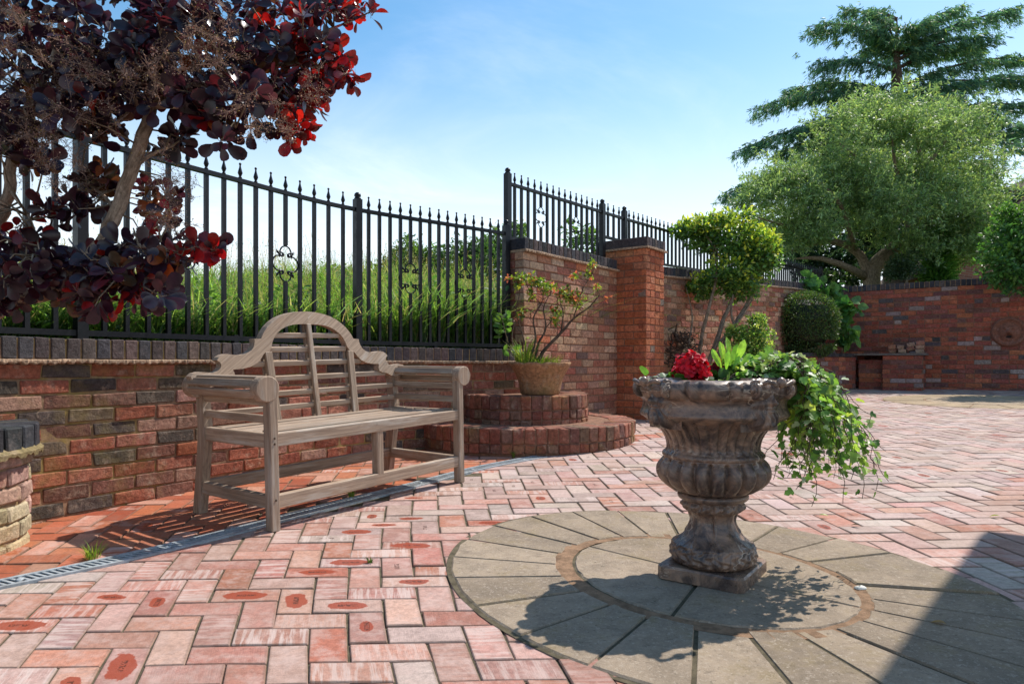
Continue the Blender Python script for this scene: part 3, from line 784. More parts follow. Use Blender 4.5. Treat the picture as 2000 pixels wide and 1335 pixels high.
mo.add(V, [(j*NN+k, j*NN+(k+1) % NN, (j+1)*NN+(k+1) % NN, (j+1)*NN+k) for j in range(3) for k in range(NN)]+[tuple(range(3*NN, 4*NN))])
br.build('masonry', [mat_brick('limewashed_brick', (.50, .42, .29), .9, .2, moss=.5), M['mortar']], root, .003, mo)
m = MB(); NT_ = 300; V = []
for i in range(NT_):
    a = 2*math.pi*i/NT_; wv = .012*max(0, math.sin(a*27))+.004*math.sin(a*81)
    for rq, zq in ((RR-.05, top-.1), (RR+.045, top-.118-wv), (RR+.047, top-.106), (RR+.012, top-.078), (RR-.03, top-.098)):
        V.append((rq*math.cos(a), rq*math.sin(a), zq))
m.add(V, [(i*5+j, i*5+j+1, ((i+1) % NT_)*5+j+1, ((i+1) % NT_)*5+j) for i in range(NT_) for j in range(4)], col=(.22, .17, .08)); m.build('tile_creasing', M['tile'], root)
m = MB(); m.lathe([(.001, top-.06), (.1, top-.05), (RR-.17, top-.075)], 40, smooth=True); m.build('soil', M['soil'], root)
random.seed(21); RNG = np.random.default_rng(21)
# ================================================================== iron fences
def finial_mesh():
    m = MB()
    m.lathe([(.009, 0), (.014, .004), (.014, .010), (.008, .014), (.012, .018), (.012, .022), (.007, .027), (.010, .036), (.0155, .050), (.013, .062), (.007, .084), (.0045, .100), (.0075, .104), (.0085, .109), (.006, .115), (.001, .117)], 10)
    me_o = m.build('finial', M['iron']); me = me_o.data; bpy.data.objects.remove(me_o); return me
FIN = finial_mesh()
def bar_mesh(h, gap=None, w=.0115):
    m = MB()
    m.box((-w, -w, 0), (w, w, h))
    o = m.build('bar', M['iron']); me = o.data; bpy.data.objects.remove(o); return me
def scroll_mesh(k=1.):
    m = MB(); r = .0052*k
    def arc(cx, cz, R, a0, a1, curl0=0, curl1=0):
        pts = [(cx+R*math.cos(math.radians(a)), 0, cz+R*math.sin(math.radians(a))) for a in np.linspace(a0, a1, 18)]
        def curl(at, inward):
            a = math.radians(at); sg = 1 if inward > 0 else -1; out = []
            px, pz = cx+R*math.cos(a), cz+R*math.sin(a)
            tdir = (math.sin(a), -math.cos(a)) if at == a0 else (-math.sin(a), math.cos(a))
            nin = (-math.cos(a)*sg, -math.sin(a)*sg)
            rc = .016*k; ox, oz = px+nin[0]*rc, pz+nin[1]*rc
            for q in np.linspace(0, 270, 12):
                b = math.radians(q); rq = rc*(1-q/500)
                out.append((ox-nin[0]*rq*math.cos(b)+tdir[0]*rq*math.sin(b), 0, oz-nin[1]*rq*math.cos(b)+tdir[1]*rq*math.sin(b)))
            return out
        if curl0: pts = curl(a0, curl0)[::-1]+pts
        if curl1: pts = pts+curl(a1, curl1)
        m.tube(pts, [r]*len(pts), 6)
    arc(0, .075*k, .047*k, -25, 205, 1, 1); arc(0, -.075*k, .047*k, 155, 385, 1, 1)
    arc(-.055*k, 0, .052*k, 75, 285, -1, -1); arc(.055*k, 0, .052*k, -105, 105, -1, -1)
    for sx in (-1, 1):
        for sz in (-1, 1):
            m.lathe([(.001, -.02*k), (.008*k, -.006*k), (.009*k, .004*k), (.001, .02*k)], 6, (sx*.05*k, 0, sz*.058*k))
            m.tube([(sx*.045*k, 0, sz*.055*k), (sx*.066*k, .004, sz*.078*k), (sx*.074*k, .006, sz*.094*k)], [.004*k, .009*k, .001], 5)
    m.box((-.008, -.008, .118*k), (.008, .008, .13*k)); m.box((-.008, -.008, -.13*k), (.008, .008, -.118*k))
    o = m.build('scroll', M['iron']); me = o.data; bpy.data.objects.remove(o); return me
def fence_bars(root, path, off, s0, s1, n, zb_, zt_, orn=(), k=1., skip_ends=True):
    SM = scroll_mesh(k) if orn else None; cache = {}
    for i in range(n):
        s = s0+(s1-s0)*(i+1)/(n+1); p, t, nn = path.at(s); p = p-nn*off
        zb = zb_(s) if callable(zb_) else zb_; zt = zt_(s) if callable(zt_) else zt_
        h = round(zt-zb-.012, 3); isor = (i+1) in orn; mid = (zb+zt)/2+(.02*k); key = (h, isor)
        g1 = mid-.128*k-zb; g2 = mid+.128*k-zb; rz = math.atan2(t[1], t[0])
        if key not in cache: cache[key] = (bar_mesh(g1), bar_mesh(h-g2)) if isor else (bar_mesh(h),)
        b = link('bar', cache[key][-1], root, (p[0], p[1], zb+(g2 if isor else 0))); b.rotation_euler[2] = rz
        f = link('finial', FIN, b, (0, 0, zt-zb-(g2 if isor else 0)))
        if isor:
            b2 = link('bar', cache[key][0], root, (p[0], p[1], zb)); b2.rotation_euler[2] = rz
            o = link('scroll_ornament', SM, root, (p[0], p[1], mid)); o.rotation_euler[2] = rz
def rail(root, path, off, s0, s1, z0, z1, hw=.016, hh=.013, slope=False):
    m = MB(); N = max(2, int((s1-s0)/.08)); rows = []
    for q in np.linspace(s0, s1, N):
        p, t, n = path.at(q); z = z0+(z1-z0)*(q-s0)/(s1-s0)
        for a, b in ((-hw, -hh), (-hw, hh), (hw, hh), (hw, -hh)): rows.append((p[0]-n[0]*(off+a), p[1]-n[1]*(off+a), z+b))
    f = [(i*4+j, i*4+(j+1) % 4, (i+1)*4+(j+1) % 4, (i+1)*4+j) for i in range(N-1) for j in range(4)]+[(0, 1, 2, 3), (N*4-1, N*4-2, N*4-3, N*4-4)]
    m.add(np.array(rows), f); m.build('rail', M['iron'], root)
def post(root, p, z0, z1, hw=.027, rot=0.):
    m = MB(); m.box((-hw, -hw, 0), (hw, hw, z1-z0)); o = m.build('post', M['iron'], root, (p[0], p[1], z0)); o.rotation_euler[2] = rot
    m = MB(); m.lathe([(hw*.9, 0), (hw*1.05, .006), (hw*.8, .012), (hw*.75, .016), (hw*1.0, .026), (hw*.85, .042), (hw*.45, .052), (.001, .055)], 14)
    m.build('post_cap', M['iron'], o, (0, 0, z1-z0))
root = empty('iron_fence'); tag(root, 'black spiked iron railings standing on the low wall behind the bench', 'fence')
off = .155; px_posts = [158, 698, 989]; sp_ = [WL.sAtPx(q, off) for q in px_posts]; sp_[2] = min(sp_[2], WL.L-.02)
span = sp_[1]-sp_[0]; sp_ = [sp_[0]-span]+sp_ if sp_[0]-span > 0 else [0.02]+sp_
for i, s in enumerate(sp_):
    p, t, n = WL.at(s); post(root, p-n*off, .85, 2.005 if i < 3 else 2.0, .027, math.atan2(t[1], t[0]))
for i in range(3):
    n_ = 15 if i else max(3, int(15*(sp_[1]-sp_[0])/span))
    fence_bars(root, WL, off, sp_[i], sp_[i+1], n_, .905, 1.925, (5, 11))
    rail(root, WL, off, sp_[i]+.028, sp_[i+1]-.028, 1.925, 1.925); rail(root, WL, off, sp_[i]+.028, sp_[i+1]-.028, .905, .905, .018, .015)
    m = MB(); p, t, n = WL.at((sp_[i]+sp_[i+1])/2-.04); p = p-n*off
    m.box((-.015, -.018, 0), (.015, .018, .06)); b = m.build('foot', M['iron'], root, (p[0], p[1], .868)); b.rotation_euler[2] = math.atan2(t[1], t[0])
FP = Path([(-.055, 6.13), (-.055+.66*10.2, 6.13+.751*10.2)], False)
root = empty('iron_fence'); tag(root, 'black spiked iron railings rising above the tall brick wall and running on past the pillar', 'fence')
sA, sB, sC_ = FP.sAtPx(991), FP.sAtPx(1176), FP.sAtPx(1219); rotF = math.atan2(.751, .66)
zt = lambda s: 2.405+max(0, s-2.2)*.012
zbC = lambda s: 1.95+max(0, s-2.2)*.035
for s, z0 in ((sA, 1.70), (sB, 1.85), (sC_, 1.9)):
    p, t, n = FP.at(s); post(root, p, z0, zt(s)+.09, .027, rotF)
fence_bars(root, FP, 0, sA, sB, 15, 1.905, zt, (5, 11), .8); fence_bars(root, FP, 0, sB, sC_, 3, 2.14, zt)
fence_bars(root, FP, 0, sC_, 9.2, 68, zbC, zt)
rail(root, FP, 0, sA+.03, sB-.03, 2.405, 2.405); rail(root, FP, 0, sB+.03, sC_-.03, 2.405, 2.405); rail(root, FP, 0, sC_+.03, 9.25, zt(sC_), zt(9.25))
rail(root, FP, 0, sA+.03, sB-.03, 1.905, 1.905); rail(root, FP, 0, sB+.03, sC_-.03, 2.14, 2.14); rail(root, FP, 0, sC_+.03, 9.25, zbC(sC_), zbC(9.25))
p, t, n = FP.at(9.3); post(root, p, 1.9, 2.6, .03, rotF)

# ================================================================== bench
ang = math.atan2(.805, .593)
bench = empty('garden_bench', (-1.057, 2.937, g(-1.057, 2.937)), (0, -math.atan(.0279), ang))
tag(bench, 'weathered teak bench with an arched slatted back and scrolled arms', 'bench')
LB = 1.308; CB = .653; LU = .0215
def board(m, p0, p1, up, w, t, ch=.004, shade=None, over=0.):
    p0 = np.asarray(p0, float); p1 = np.asarray(p1, float); ax = p1-p0; L = np.linalg.norm(ax); ax /= L
    up = np.asarray(up, float); up = up-ax*(up@ax); up /= np.linalg.norm(up); sd = np.cross(ax, up)
    h = np.array([L/2+over, t/2, w/2]); loc = BS*(h-ch*(1-BF))
    V = loc[:, 0:1]*ax+loc[:, 1:2]*sd+loc[:, 2:3]*up+(p0+p1)/2
    k = shade if shade else random.uniform(.85, 1.15); sh = np.array([random.uniform(0, 9), random.uniform(0, 9), random.uniform(0, 9)])
    m.add(V, [list(q) for q in BQ]+[list(q) for q in BT], col=(k, k, k), bl=loc+sh)
def one(name, *a, parent=None, **k):
    m = MB(); board(m, *a, **k); return m.build(name, M['wood'], parent or bench)
vb = lambda z: .525+.15*(z-.43)
ZS = .435
legs = []
for u in (LU, LB-LU):
    one('leg', (u, .026, 0), (u, .026, .635), (0, 1, 0), .052, 2*LU)
    m = MB(); sg = 1 if u < .5 else -1                       # raked back leg, one bent piece
    cs = [(0, .612, .675), (.15, .585, .648), (.36, .548, .612), (.45, .545, .607), (.58, .56, .615), (.70, .578, .63)]
    V = []; B = []
    for z, v0, v1 in cs:
        for a, v in ((-LU, v0), (LU, v0), (LU, v1), (-LU, v1)): V.append((u+a, v, z)); B.append((z+3*u, a+2, v))
    m.add(V, [(i*4+j, i*4+(j+1) % 4, (i+1)*4+(j+1) % 4, (i+1)*4+j) for i in range(5) for j in range(4)]+[(3, 2, 1, 0), (20, 21, 22, 23)], bl=B, col=(.9, .9, .9))
    m.build('leg', M['wood'], bench)
one('support_post', (LB/2, .035, .15), (LB/2, .035, .39), (0, 1, 0), .05, .042)
one('seat_rail', (.04, .028, ZS-.03), (LB-.04, .028, ZS-.03), (0, 0, 1), .06, .042)
one('seat_rail', (.04, .56, ZS-.035), (LB-.04, .56, ZS-.035), (0, 0, 1), .06, .035)
for u in (LU, LB-LU): one('seat_rail', (u, .05, ZS-.033), (u, .56, ZS-.033), (0, 0, 1), .066, .032)
for k in range(6):
    v = .088+k*.079; z = ZS+.004-.02*math.sin(math.pi*(k+.6)/7)
    one('seat_slat', (.038, v, z), (LB-.038, v, z), (0, 0, 1), .018, .062, ch=.003)
one('stretcher', (.04, .027, .128), (LB-.04, .027, .128), (0, 0, 1), .062, .034)
one('stretcher', (.04, .615, .135), (LB-.04, .615, .135), (0, 0, 1), .06, .036)
for u in (LU, LB-LU): one('stretcher', (u, .05, .128), (u, .61, .133), (0, 0, 1), .06, .032)
# scrolled arms
for side in (0, 1):
    uc = -.006 if side == 0 else LB+.008; sg = -1 if side == 0 else 1
    m = MB()
    def disc(m, v0, v1, R, zc_):
        a = np.linspace(0, 2*np.pi, 28, endpoint=False); pr = [(0.001, v0), (R-.004, v0), (R, v0+.004), (R, v1-.004), (R-.004, v1), (.001, v1)]
        V = []; B = []
        for r, v in pr:
            for b in a: V.append((uc+r*math.cos(b), v, zc_+r*math.sin(b))); B.append((r*math.sin(b)+2, r*math.cos(b), v*.3))
        m.add(V, [(i*28+j, i*28+(j+1) % 28, (i+1)*28+(j+1) % 28, (i+1)*28+j) for i in range(5) for j in range(28)], bl=B, col=(1, 1, 1))
    disc(m, -.004, .050, .058, .635)
    arm = m.build('arm_scroll', M['wood'], bench)
    m = MB(); disc(m, .575, .63, .058, .638); m.build('scroll_end', M['wood'], arm)
    for an in (96, 150, 205, 35):
        b = math.radians(an); du = -sg*math.cos(b) if False else (math.cos(b) if side == 0 else -math.cos(b))
        rr_ = .049; o0 = (uc+du*rr_, .05, .635+rr_*math.sin(b)); o1 = (uc+du*rr_, .585, .638+rr_*math.sin(b))
        mm = MB(); board(mm, o0, o1, (-math.sin(b)*(1 if side == 0 else -1), 0, math.cos(b)), .040, .015, .004); mm.build('arm_slat', M['wood'], arm)
    for z in (.575, .497):
        mm = MB(); board(mm, (LU if side == 0 else LB-LU, .05, z), (LU if side == 0 else LB-LU, .57, z+.004), (0, 0, 1), .036, .022); mm.build('arm_slat', M['wood'], arm)
# arched back
outer = [(0, 1.024), (.06, 1.021), (.117, 1.011), (.16, .999), (.198, .983), (.235, .960), (.268, .932), (.295, .9), (.312, .869), (.352, .867), (.353, .848), (.360, .828), (.374, .808), (.395, .794), (.42, .786), (.45, .783), (.485, .787), (.515, .791), (.54, .786), (.559, .775), (.571, .760), (.556, .750), (.551, .738), (.556, .722), (.572, .707), (.595, .699), (.63, .703), (.664, .706), (.695, .700), (.712, .686)]
inner = [(.705, .655), (.66, .640), (.62, .628), (.585, .634), (.55, .652), (.515, .657), (.488, .668), (.484, .69), (.492, .711), (.44, .713), (.39, .722), (.355, .738), (.327, .762), (.306, .788), (.272, .799), (.257, .822), (.247, .85), (.232, .876), (.21, .9), (.182, .92), (.15, .935), (.11, .946), (.06, .951), (0, .952)]
fr = MB()
for sg in (-1, 1):
    pl = outer+inner; k = len(pl); V = []; B = []
    for dv in (-.018, .030):
        for h, z in pl:
            V.append((CB+sg*h, vb(z)+dv, z)); tt = .62 if sg > 0 else -.62
            B.append((h*math.cos(tt)*sg+z*math.sin(tt)*sg+3+sg, z*math.cos(tt)-h*math.sin(tt), dv))
    f = [tuple(range(k)), tuple(range(2*k-1, k-1, -1))]+[(i, (i+1) % k, k+(i+1) % k, k+i) for i in range(k-1)]
    if sg < 0: f = [q[::-1] for q in f]
    kk = 1.12 if sg > 0 else 1.05
    fr.add(V, f, col=(kk, kk, kk), bl=B)
fr.build('back_frame', M['wood'], bench)
for z, h in ((.888, .225), (.810, .262), (.733, .37), (.653, .555), (.573, .60), (.497, .60)):
    one('back_slat', (CB-h, vb(z)+.006, z), (CB+h, vb(z)+.006, z), (0, -.15, 1), .029, .016, ch=.003, shade=random.uniform(1.05, 1.3))
for h, z1, w in ((0, .953, .03), (-.278, .797, .042), (.278, .797, .042)):
    one('back_upright', (CB+h*.95, vb(.42)-.012, .42), (CB+h, vb(z1)-.012, z1), (1, 0, 0), w, .02, ch=.003)
    one('back_upright', (CB+h*.95, vb(.42)+.024, .42), (CB+h, vb(z1)+.024, z1), (1, 0, 0), w, .018, ch=.003)
m = MB()                                                         # dowel pegs
for u in (.0215,):
    for v, z in ((-.0008, .415), (-.0008, .39), (-.0008, .14)):
        m.lathe([(.005, 0), (.005, .002), (.001, .0024)], 8, (0, 0, 0))
        m.v[-1] = np.c_[m.v[-1][:, 0]+u, v-m.v[-1][:, 2], m.v[-1][:, 1]+z]
m.build('dowel', M['barkdark'], bench)

# ================================================================== urn
uc2 = (G(1282, 1128)+G(1492, 1120))/2+np.array([.008, 0, 0])
urn = empty('stone_urn', (uc2[0], uc2[1], g(uc2[0], uc2[1])+.006), (0, 0, 0)); tag(urn, 'large polished brown marble urn with carved masks on its rim', 'urn')
def revolve(prof, fn, n=264, closed_top=False):
    m = MB(); a = np.linspace(0, 2*np.pi, n, endpoint=False); V = []; hs = []
    # refine the profile
    pr = np.array(prof, float); P2 = []
    for i in range(len(pr)-1):
        k = max(2, int(np.linalg.norm(pr[i+1]-pr[i])/.0035))
        for q in range(k): P2.append(pr[i]*(1-q/k)+pr[i+1]*(q/k))
    P2.append(pr[-1]); P2 = np.array(P2)
    ker = np.array([1, 2, 3, 2, 1.])/9
    S2 = P2.copy()
    for c_ in (0, 1):
        e = np.r_[[P2[0, c_]]*2, P2[:, c_], [P2[-1, c_]]*2]; S2[:, c_] = np.convolve(e, ker, 'valid')
    S2[0] = P2[0]; S2[-1] = P2[-1]
    for h, r in S2:
        rr_ = fn(h, r, a) if fn else np.full(n, r)
        V.append(np.c_[rr_*np.cos(a), rr_*np.sin(a), np.full(n, h)])
    k = len(S2); V = np.concatenate(V)
    m.add(V, [(i*n+j, i*n+(j+1) % n, (i+1)*n+(j+1) % n, (i+1)*n+j) for i in range(k-1) for j in range(n)]+[tuple(range(n-1, -1, -1)), tuple((k-1)*n+j for j in range(n))], smooth=True)
    return m
def sm(x, a, b): q = np.clip((x-a)/(b-a), 0, 1); return q*q*(3-2*q)
def f_bowl(h, r, a):
    if h < .407:
        w_ = sm(h, .286, .305)*(1-sm(h, .393, .405)); l = np.abs(np.sin(a*10+.2))**.55
        return r*(1-.21*w_*(1-l))
    if h < .428:
        l = np.abs(np.sin(a*14)); return r*(1-.03*(1-l)*sm(h, .408, .412))
    w_ = sm(h, .430, .440)*(1-sm(h, .536, .545)); fr_ = (a*34/(2*np.pi)) % 1
    gro = np.exp(-((fr_-.5)/.075)**2)+.5*np.exp(-((fr_-.74)/.045)**2)
    return r-.014*w_*gro
def f_rim(h, r, a):
    w_ = sm(h, .606, .616)*(1-sm(h, .662, .673)); fr_ = (a*12/(2*np.pi)+.15) % 1
    gro = np.exp(-((fr_-.02)/.018)**2)+np.exp(-((fr_-.98)/.018)**2)+.9*np.exp(-((fr_-.27)/.018)**2)
    bul = np.where(fr_ < .27, np.sin(np.pi*np.clip(fr_/.27, 0, 1))*.004, np.sin(np.pi*np.clip((fr_-.27)/.73, 0, 1))*.005)
    return r+w_*(bul*2.-.017*gro)
def f_foot(h, r, a):
    lump = np.sin(a*22+np.sin(h*160)*1.2)*np.sin(h*150+np.cos(a*11)*1.1)
    w1 = sm(h, .047, .055)*(1-sm(h, .104, .116)); out = r+w1*(.0045*lump+.002*np.sin(a*9+3)*np.cos(h*300))
    w2 = sm(h, .108, .125)*(1-sm(h, .212, .222)); cur = a*4+.9*np.sin((h-.11)*22)
    out = out+w2*(.006*np.exp(-(np.sin(cur)/.16)**2)-.003*np.exp(-(np.sin(cur+.35)/.12)**2)+.004*np.exp(-(np.sin(a*4+1.57-.9*np.sin((h-.11)*22))/.14)**2))
    w3 = sm(h, .220, .228)*(1-sm(h, .252, .258)); out = out+w3*(.006*np.sin(a*14+np.sin(h*200))*np.cos((h-.24)*90)+.003*np.sin(a*31))
    w4 = (1-sm(np.abs(h-.112), 0, .006)); out = out+w4*.004*(1+np.sin(a*60)*.5)
    return out
m = MB(); hs = .146; V = []; cc = .018
for z, i_ in ((0, .0), (.039, 0), (.045, .006)):
    k = hs-i_
    for x, y in ((k-cc, -k), (k, -k+cc), (k, k-cc), (k-cc, k), (-k+cc, k), (-k, k-cc), (-k, -k+cc), (-k+cc, -k)): V.append((x, y, z))
m.add(V, [(i*8+j, i*8+(j+1) % 8, (i+1)*8+(j+1) % 8, (i+1)*8+j) for i in range(2) for j in range(8)]+[tuple(range(16, 24))])
pl = m.build('plinth', M['marble'], urn); pl.rotation_euler[2] = math.radians(54.5)
m = revolve([(.044, .112), (.047, .128), (.060, .141), (.075, .145), (.095, .142), (.108, .135), (.113, .132), (.120, .119), (.135, .099), (.16, .080), (.188, .070), (.206, .071), (.218, .080), (.224, .095), (.238, .103), (.250, .101), (.257, .094), (.259, .101), (.260, .111), (.268, .119), (.277, .120), (.284, .115), (.286, .104)], f_foot); m.build('foot', M['marble'], urn)
m = revolve([(.283, .09), (.286, .112), (.296, .143), (.310, .164), (.328, .182), (.350, .192), (.372, .191), (.388, .183), (.400, .171), (.406, .162), (.407, .168), (.413, .173), (.421, .171), (.427, .162), (.432, .156), (.45, .156), (.47, .161), (.49, .171), (.510, .187), (.528, .209), (.541, .232), (.548, .240)], f_bowl); m.build('bowl', M['marble'], urn)
m = revolve([(.545, .225), (.546, .241), (.552, .248), (.560, .249), (.567, .243), (.582, .238), (.598, .237), (.607, .240), (.612, .249), (.626, .260), (.642, .264), (.656, .261), (.668, .252), (.674, .240), (.674, .228), (.668, .219), (.64, .215), (.61, .21)], f_rim); m.build('rim', M['marble'], urn)
m = MB(); m.lathe([(.001, .648), (.1, .645), (.215, .635), (.215, .60)], 48, smooth=True); m.build('soil', M['soil'], urn)
def mask():
    m = MB(); na, nz = 49, 56; V = []
    A = np.linspace(-.078, .078, na); Z = np.linspace(.512, .700, nz)
    for z in Z:
        for a in A:
            hw = .070 if z > .58 else .070-.036*((.58-z)/.068)**1.5
            e = max(0, 1-(a/hw)**2)**.5 if abs(a) < hw else 0
            zt_ = max(0, 1-max(0, (z-.655)/.045)**2)**.5 if z > .655 else 1.
            zb_ = max(0, 1-max(0, (.54-z)/.03)**2)**.5 if z < .54 else 1.
            G2 = lambda x0, z0, sx, sz: math.exp(-((a-x0)/sx)**2-((z-z0)/sz)**2)
            f = -.05+(.078*e*zt_*zb_ if e > 0 else 0)
            if e > 0:
                f += .021*G2(0, .614, .0085, .012)+.012*G2(0, .632, .006, .018)                     # nose
                f += .011*(G2(-.024, .651, .02, .006)+G2(.024, .651, .02, .006))                    # brows
                f -= .010*(G2(-.023, .637, .010, .007)+G2(.023, .637, .010, .007))
                f += .006*(G2(-.023, .637, .006, .004)+G2(.023, .637, .006, .004))                  # eyes
                f += .009*(G2(-.032, .610, .014, .013)+G2(.032, .610, .014, .013))                  # cheeks
                f += .007*G2(0, .5945, .017, .0035)+.006*G2(0, .584, .013, .0035)-.006*G2(0, .5893, .016, .002)
                be = sm(z, .596, .57)*1. if z < .596 else 0
                be = np.clip((.592-z)/.03, 0, 1)
                f += be*(.0045*math.cos(a*(260+1500*(z-.52)) + 3*math.sin(z*60)))+be*.006
                ha = np.clip((abs(a)-.040)/.02, 0, 1)*np.clip((z-.59)/.02, 0, 1); f += ha*.0035*math.cos(z*300+a*160)
                fo = np.clip((z-.662)/.012, 0, 1); f += fo*.004*math.cos(a*220)
            V.append((a, .232+max(f, -.02), .512+(z-.512)*.9))
    m.add(V, [(i*na+j, i*na+j+1, (i+1)*na+j+1, (i+1)*na+j) for i in range(nz-1) for j in range(na-1)], smooth=True)
    for sg in (-1, 1):                                           # scrolls at the temples
        q = np.linspace(0, 2.6*2*math.pi, 60); rad = .026*(1-q/q[-1]*.82)
        m.tube(np.c_[sg*(.064+.012*q/q[-1]), .262+rad*np.cos(q+1.2), .644+rad*np.sin(q+1.2)], np.linspace(.0085, .006, 60), 8)
        m.lathe([(.010, -.008), (.010, .004), (.006, .009), (.001, .010)], 12, (0, 0, 0))
        v = m.v[-1]; m.v[-1] = np.c_[sg*(.074+v[:, 2]), .262+v[:, 0], .644+v[:, 1]]
        pts = np.array([(sg*.060, .285, .664), (sg*.052, .297, .671), (sg*.036, .302, .668), (sg*.018, .300, .660), (sg*.006, .300, .662)])
        m.tube(pts, [.006, .008, .0075, .006, .003], 7)
    m.lathe([(.001, -.018), (.013, -.010), (.016, 0), (.012, .011), (.001, .018)], 12, (0, .300, .668))
    o = m.build('mask', M['marble']); me = o.data; bpy.data.objects.remove(o); return me
MK = mask()
for ph in (-62, 25, 115, 205):
    o = link('mask', MK, urn); a = math.radians(ph); dv = (math.sin(a), -math.cos(a)); o.rotation_euler[2] = math.atan2(dv[1], dv[0])-math.pi/2
random.seed(33); RNG = np.random.default_rng(33)
# ================================================================== foliage helpers
def unit(v): v = np.asarray(v, float); return v/(np.linalg.norm(v, axis=-1, keepdims=True)+1e-9)
def frames(axis, up=None, roll=None):
    """rotation matrices whose x column is the axis and z column is close to up"""
    axis = unit(axis); n = len(axis)
    if up is None: up = RNG.normal(0, 1, (n, 3))
    up = up-axis*np.sum(up*axis, 1)[:, None]; up = unit(up); side = np.cross(up, axis)
    return np.stack([axis, side, up], axis=2)
def scatter(tv, tf, pos, R, S, col, jit=0.):
    n = len(pos); k = len(tv); S = np.asarray(S, float); S = S[:, None, None] if S.ndim == 1 else S[:, None, :]
    L = tv[None]*S
    V = np.einsum('nij,nkj->nki', R, L)+pos[:, None, :]
    Fq = (np.asarray(tf)[None]+(np.arange(n)*k)[:, None, None]).reshape(-1, len(tf[0]))
    C = np.repeat(np.asarray(col), k, axis=0)
    return V.reshape(-1, 3), Fq, C
def rows_leaf(widths, xs, fold=.25, curl=.15):
    """leaf of three columns (edge, rib, edge); x along the leaf, length 1"""
    V = []
    for x, w in zip(xs, widths):
        z = -curl*x*x
        V += [(x, -w, z+fold*w), (x, 0, z), (x, w, z+fold*w)]
    V = np.array(V, float); f = []
    for i in range(len(xs)-1):
        a = i*3; f += [(a, a+1, a+4, a+3), (a+1, a+2, a+5, a+4)]
    return V, f
OBO = rows_leaf([.012, .012, .12, .22, .27, .235, .10], [0, .24, .38, .56, .74, .92, 1.0], .26, .2)     # smoke bush, with its stalk
OVA = rows_leaf([.02, .20, .26, .18, .02], [0, .25, .5, .78, 1.], .3, .18)
LAN = rows_leaf([.01, .09, .10, .01], [0, .35, .65, 1.], .2, .25)
DIA = (np.array([(0, 0, 0), (.5, -.28, .05), (1, 0, -.08), (.5, .28, .05)]), [(0, 1, 2, 3)])
NEE = (np.array([(0, -.05, 0), (1, -.02, -.1), (1, .02, -.1), (0, .05, 0)]), [(0, 1, 2, 3)])
def colset(n, pal, var=.2):
    c = np.array([p[0] for p in pal]); w_ = np.array([p[1] for p in pal], float); w_ /= w_.sum()
    c = c[RNG.choice(len(c), n, p=w_)]
    return np.clip(c*RNG.uniform(1-var, 1+var, (n, 1))*RNG.uniform(.92, 1.08, (n, 3)), .002, 1)
def ell_pts(n, cen, rad, shell=.45):
    d = unit(RNG.normal(0, 1, (n, 3))); r = RNG.random(n)**shell
    return np.asarray(cen)+d*r[:, None]*np.asarray(rad), d
def merge(parts):
    V = []; Fq = []; C = []; n = 0
    for v, f, c in parts: V.append(v); Fq.append(f+n); C.append(c); n += len(v)
    return np.concatenate(V), np.concatenate(Fq), np.concatenate(C)
def stems(name, mat, paths, root, n=7):
    m = MB()
    for pts, rad in paths:
        pts = np.asarray(pts, float)
        if len(pts) > 2:
            W = []; q = np.vstack([2*pts[0]-pts[1], pts, 2*pts[-1]-pts[-2]]); r_ = np.interp(np.linspace(0, 1, (len(pts)-1)*5+1), np.linspace(0, 1, len(pts)), np.broadcast_to(rad, (len(pts),)))
            for i in range(1, len(q)-2):
                for t in np.linspace(0, 1, 5, endpoint=False):
                    a, b, c, d = q[i-1], q[i], q[i+1], q[i+2]
                    W.append(.5*((2*b)+(-a+c)*t+(2*a-5*b+4*c-d)*t*t+(-a+3*b-3*c+d)*t**3))
            W.append(pts[-1]); W = np.array(W)
            W = W+RNG.normal(0, 1, W.shape)*np.minimum(r_, .04)[:, None]*.10
            m.tube(W, r_, n)
        else: m.tube(pts, rad, n)
    return m.build(name, mat, root)
def shrub(name, label, cat, blobs, n, size, pal, leaf=OVA, stem_paths=None, bark='bark', mat='leaf', up=.55, base=None, group=None, shell=.45, out=.8, tip=None, crown='crown'):
    base = base if base is not None else np.mean([b[0] for b in blobs], axis=0)*np.array([1, 1, 0])
    root = empty(name); tag(root, label, cat, group)
    vol = np.array([b[1][0]*b[1][2] for b in blobs]); cnt = (n*vol/vol.sum()).astype(int); parts = []
    for (cen, rad), k in zip(blobs, cnt):
        p, d = ell_pts(k, cen, rad, shell)
        # clumps: pull leaves towards shoot tips so that gaps open between them
        kc = max(4, k//26); tips, td = ell_pts(kc, cen, rad, shell*.8); near = RNG.integers(0, kc, k)
        mixw = RNG.uniform(.45, .95, (k, 1)); p = p*(1-mixw)+tips[near]*mixw+RNG.normal(0, .30*size, (k, 3)); d = unit(d*.5+td[near])
        ax = unit(d*out+RNG.normal(0, .65, (k, 3))+np.array([0, 0, .15])); upv = RNG.normal(0, .45, (k, 3))+np.array([0, 0, up])+d*.35
        col = colset(k, pal)
        if tip is not None:
            hgt = (p[:, 2]-cen[2])/rad[2]+RNG.normal(0, .35, k)+.5*(np.linalg.norm((p-cen)/rad, axis=1)-.8)
            msk = hgt > tip[1]; col[msk] = colset(int(msk.sum()), tip[0])
        parts.append(scatter(leaf[0], leaf[1], p, frames(ax, upv), size*RNG.uniform(.6, 1.25, k), col))
    V, Fq, C = merge(parts)
    mesh_np(crown, V, Fq, M[mat], C, parent=root)
    if stem_paths: stems('trunk', M[bark], stem_paths, root)
    return root

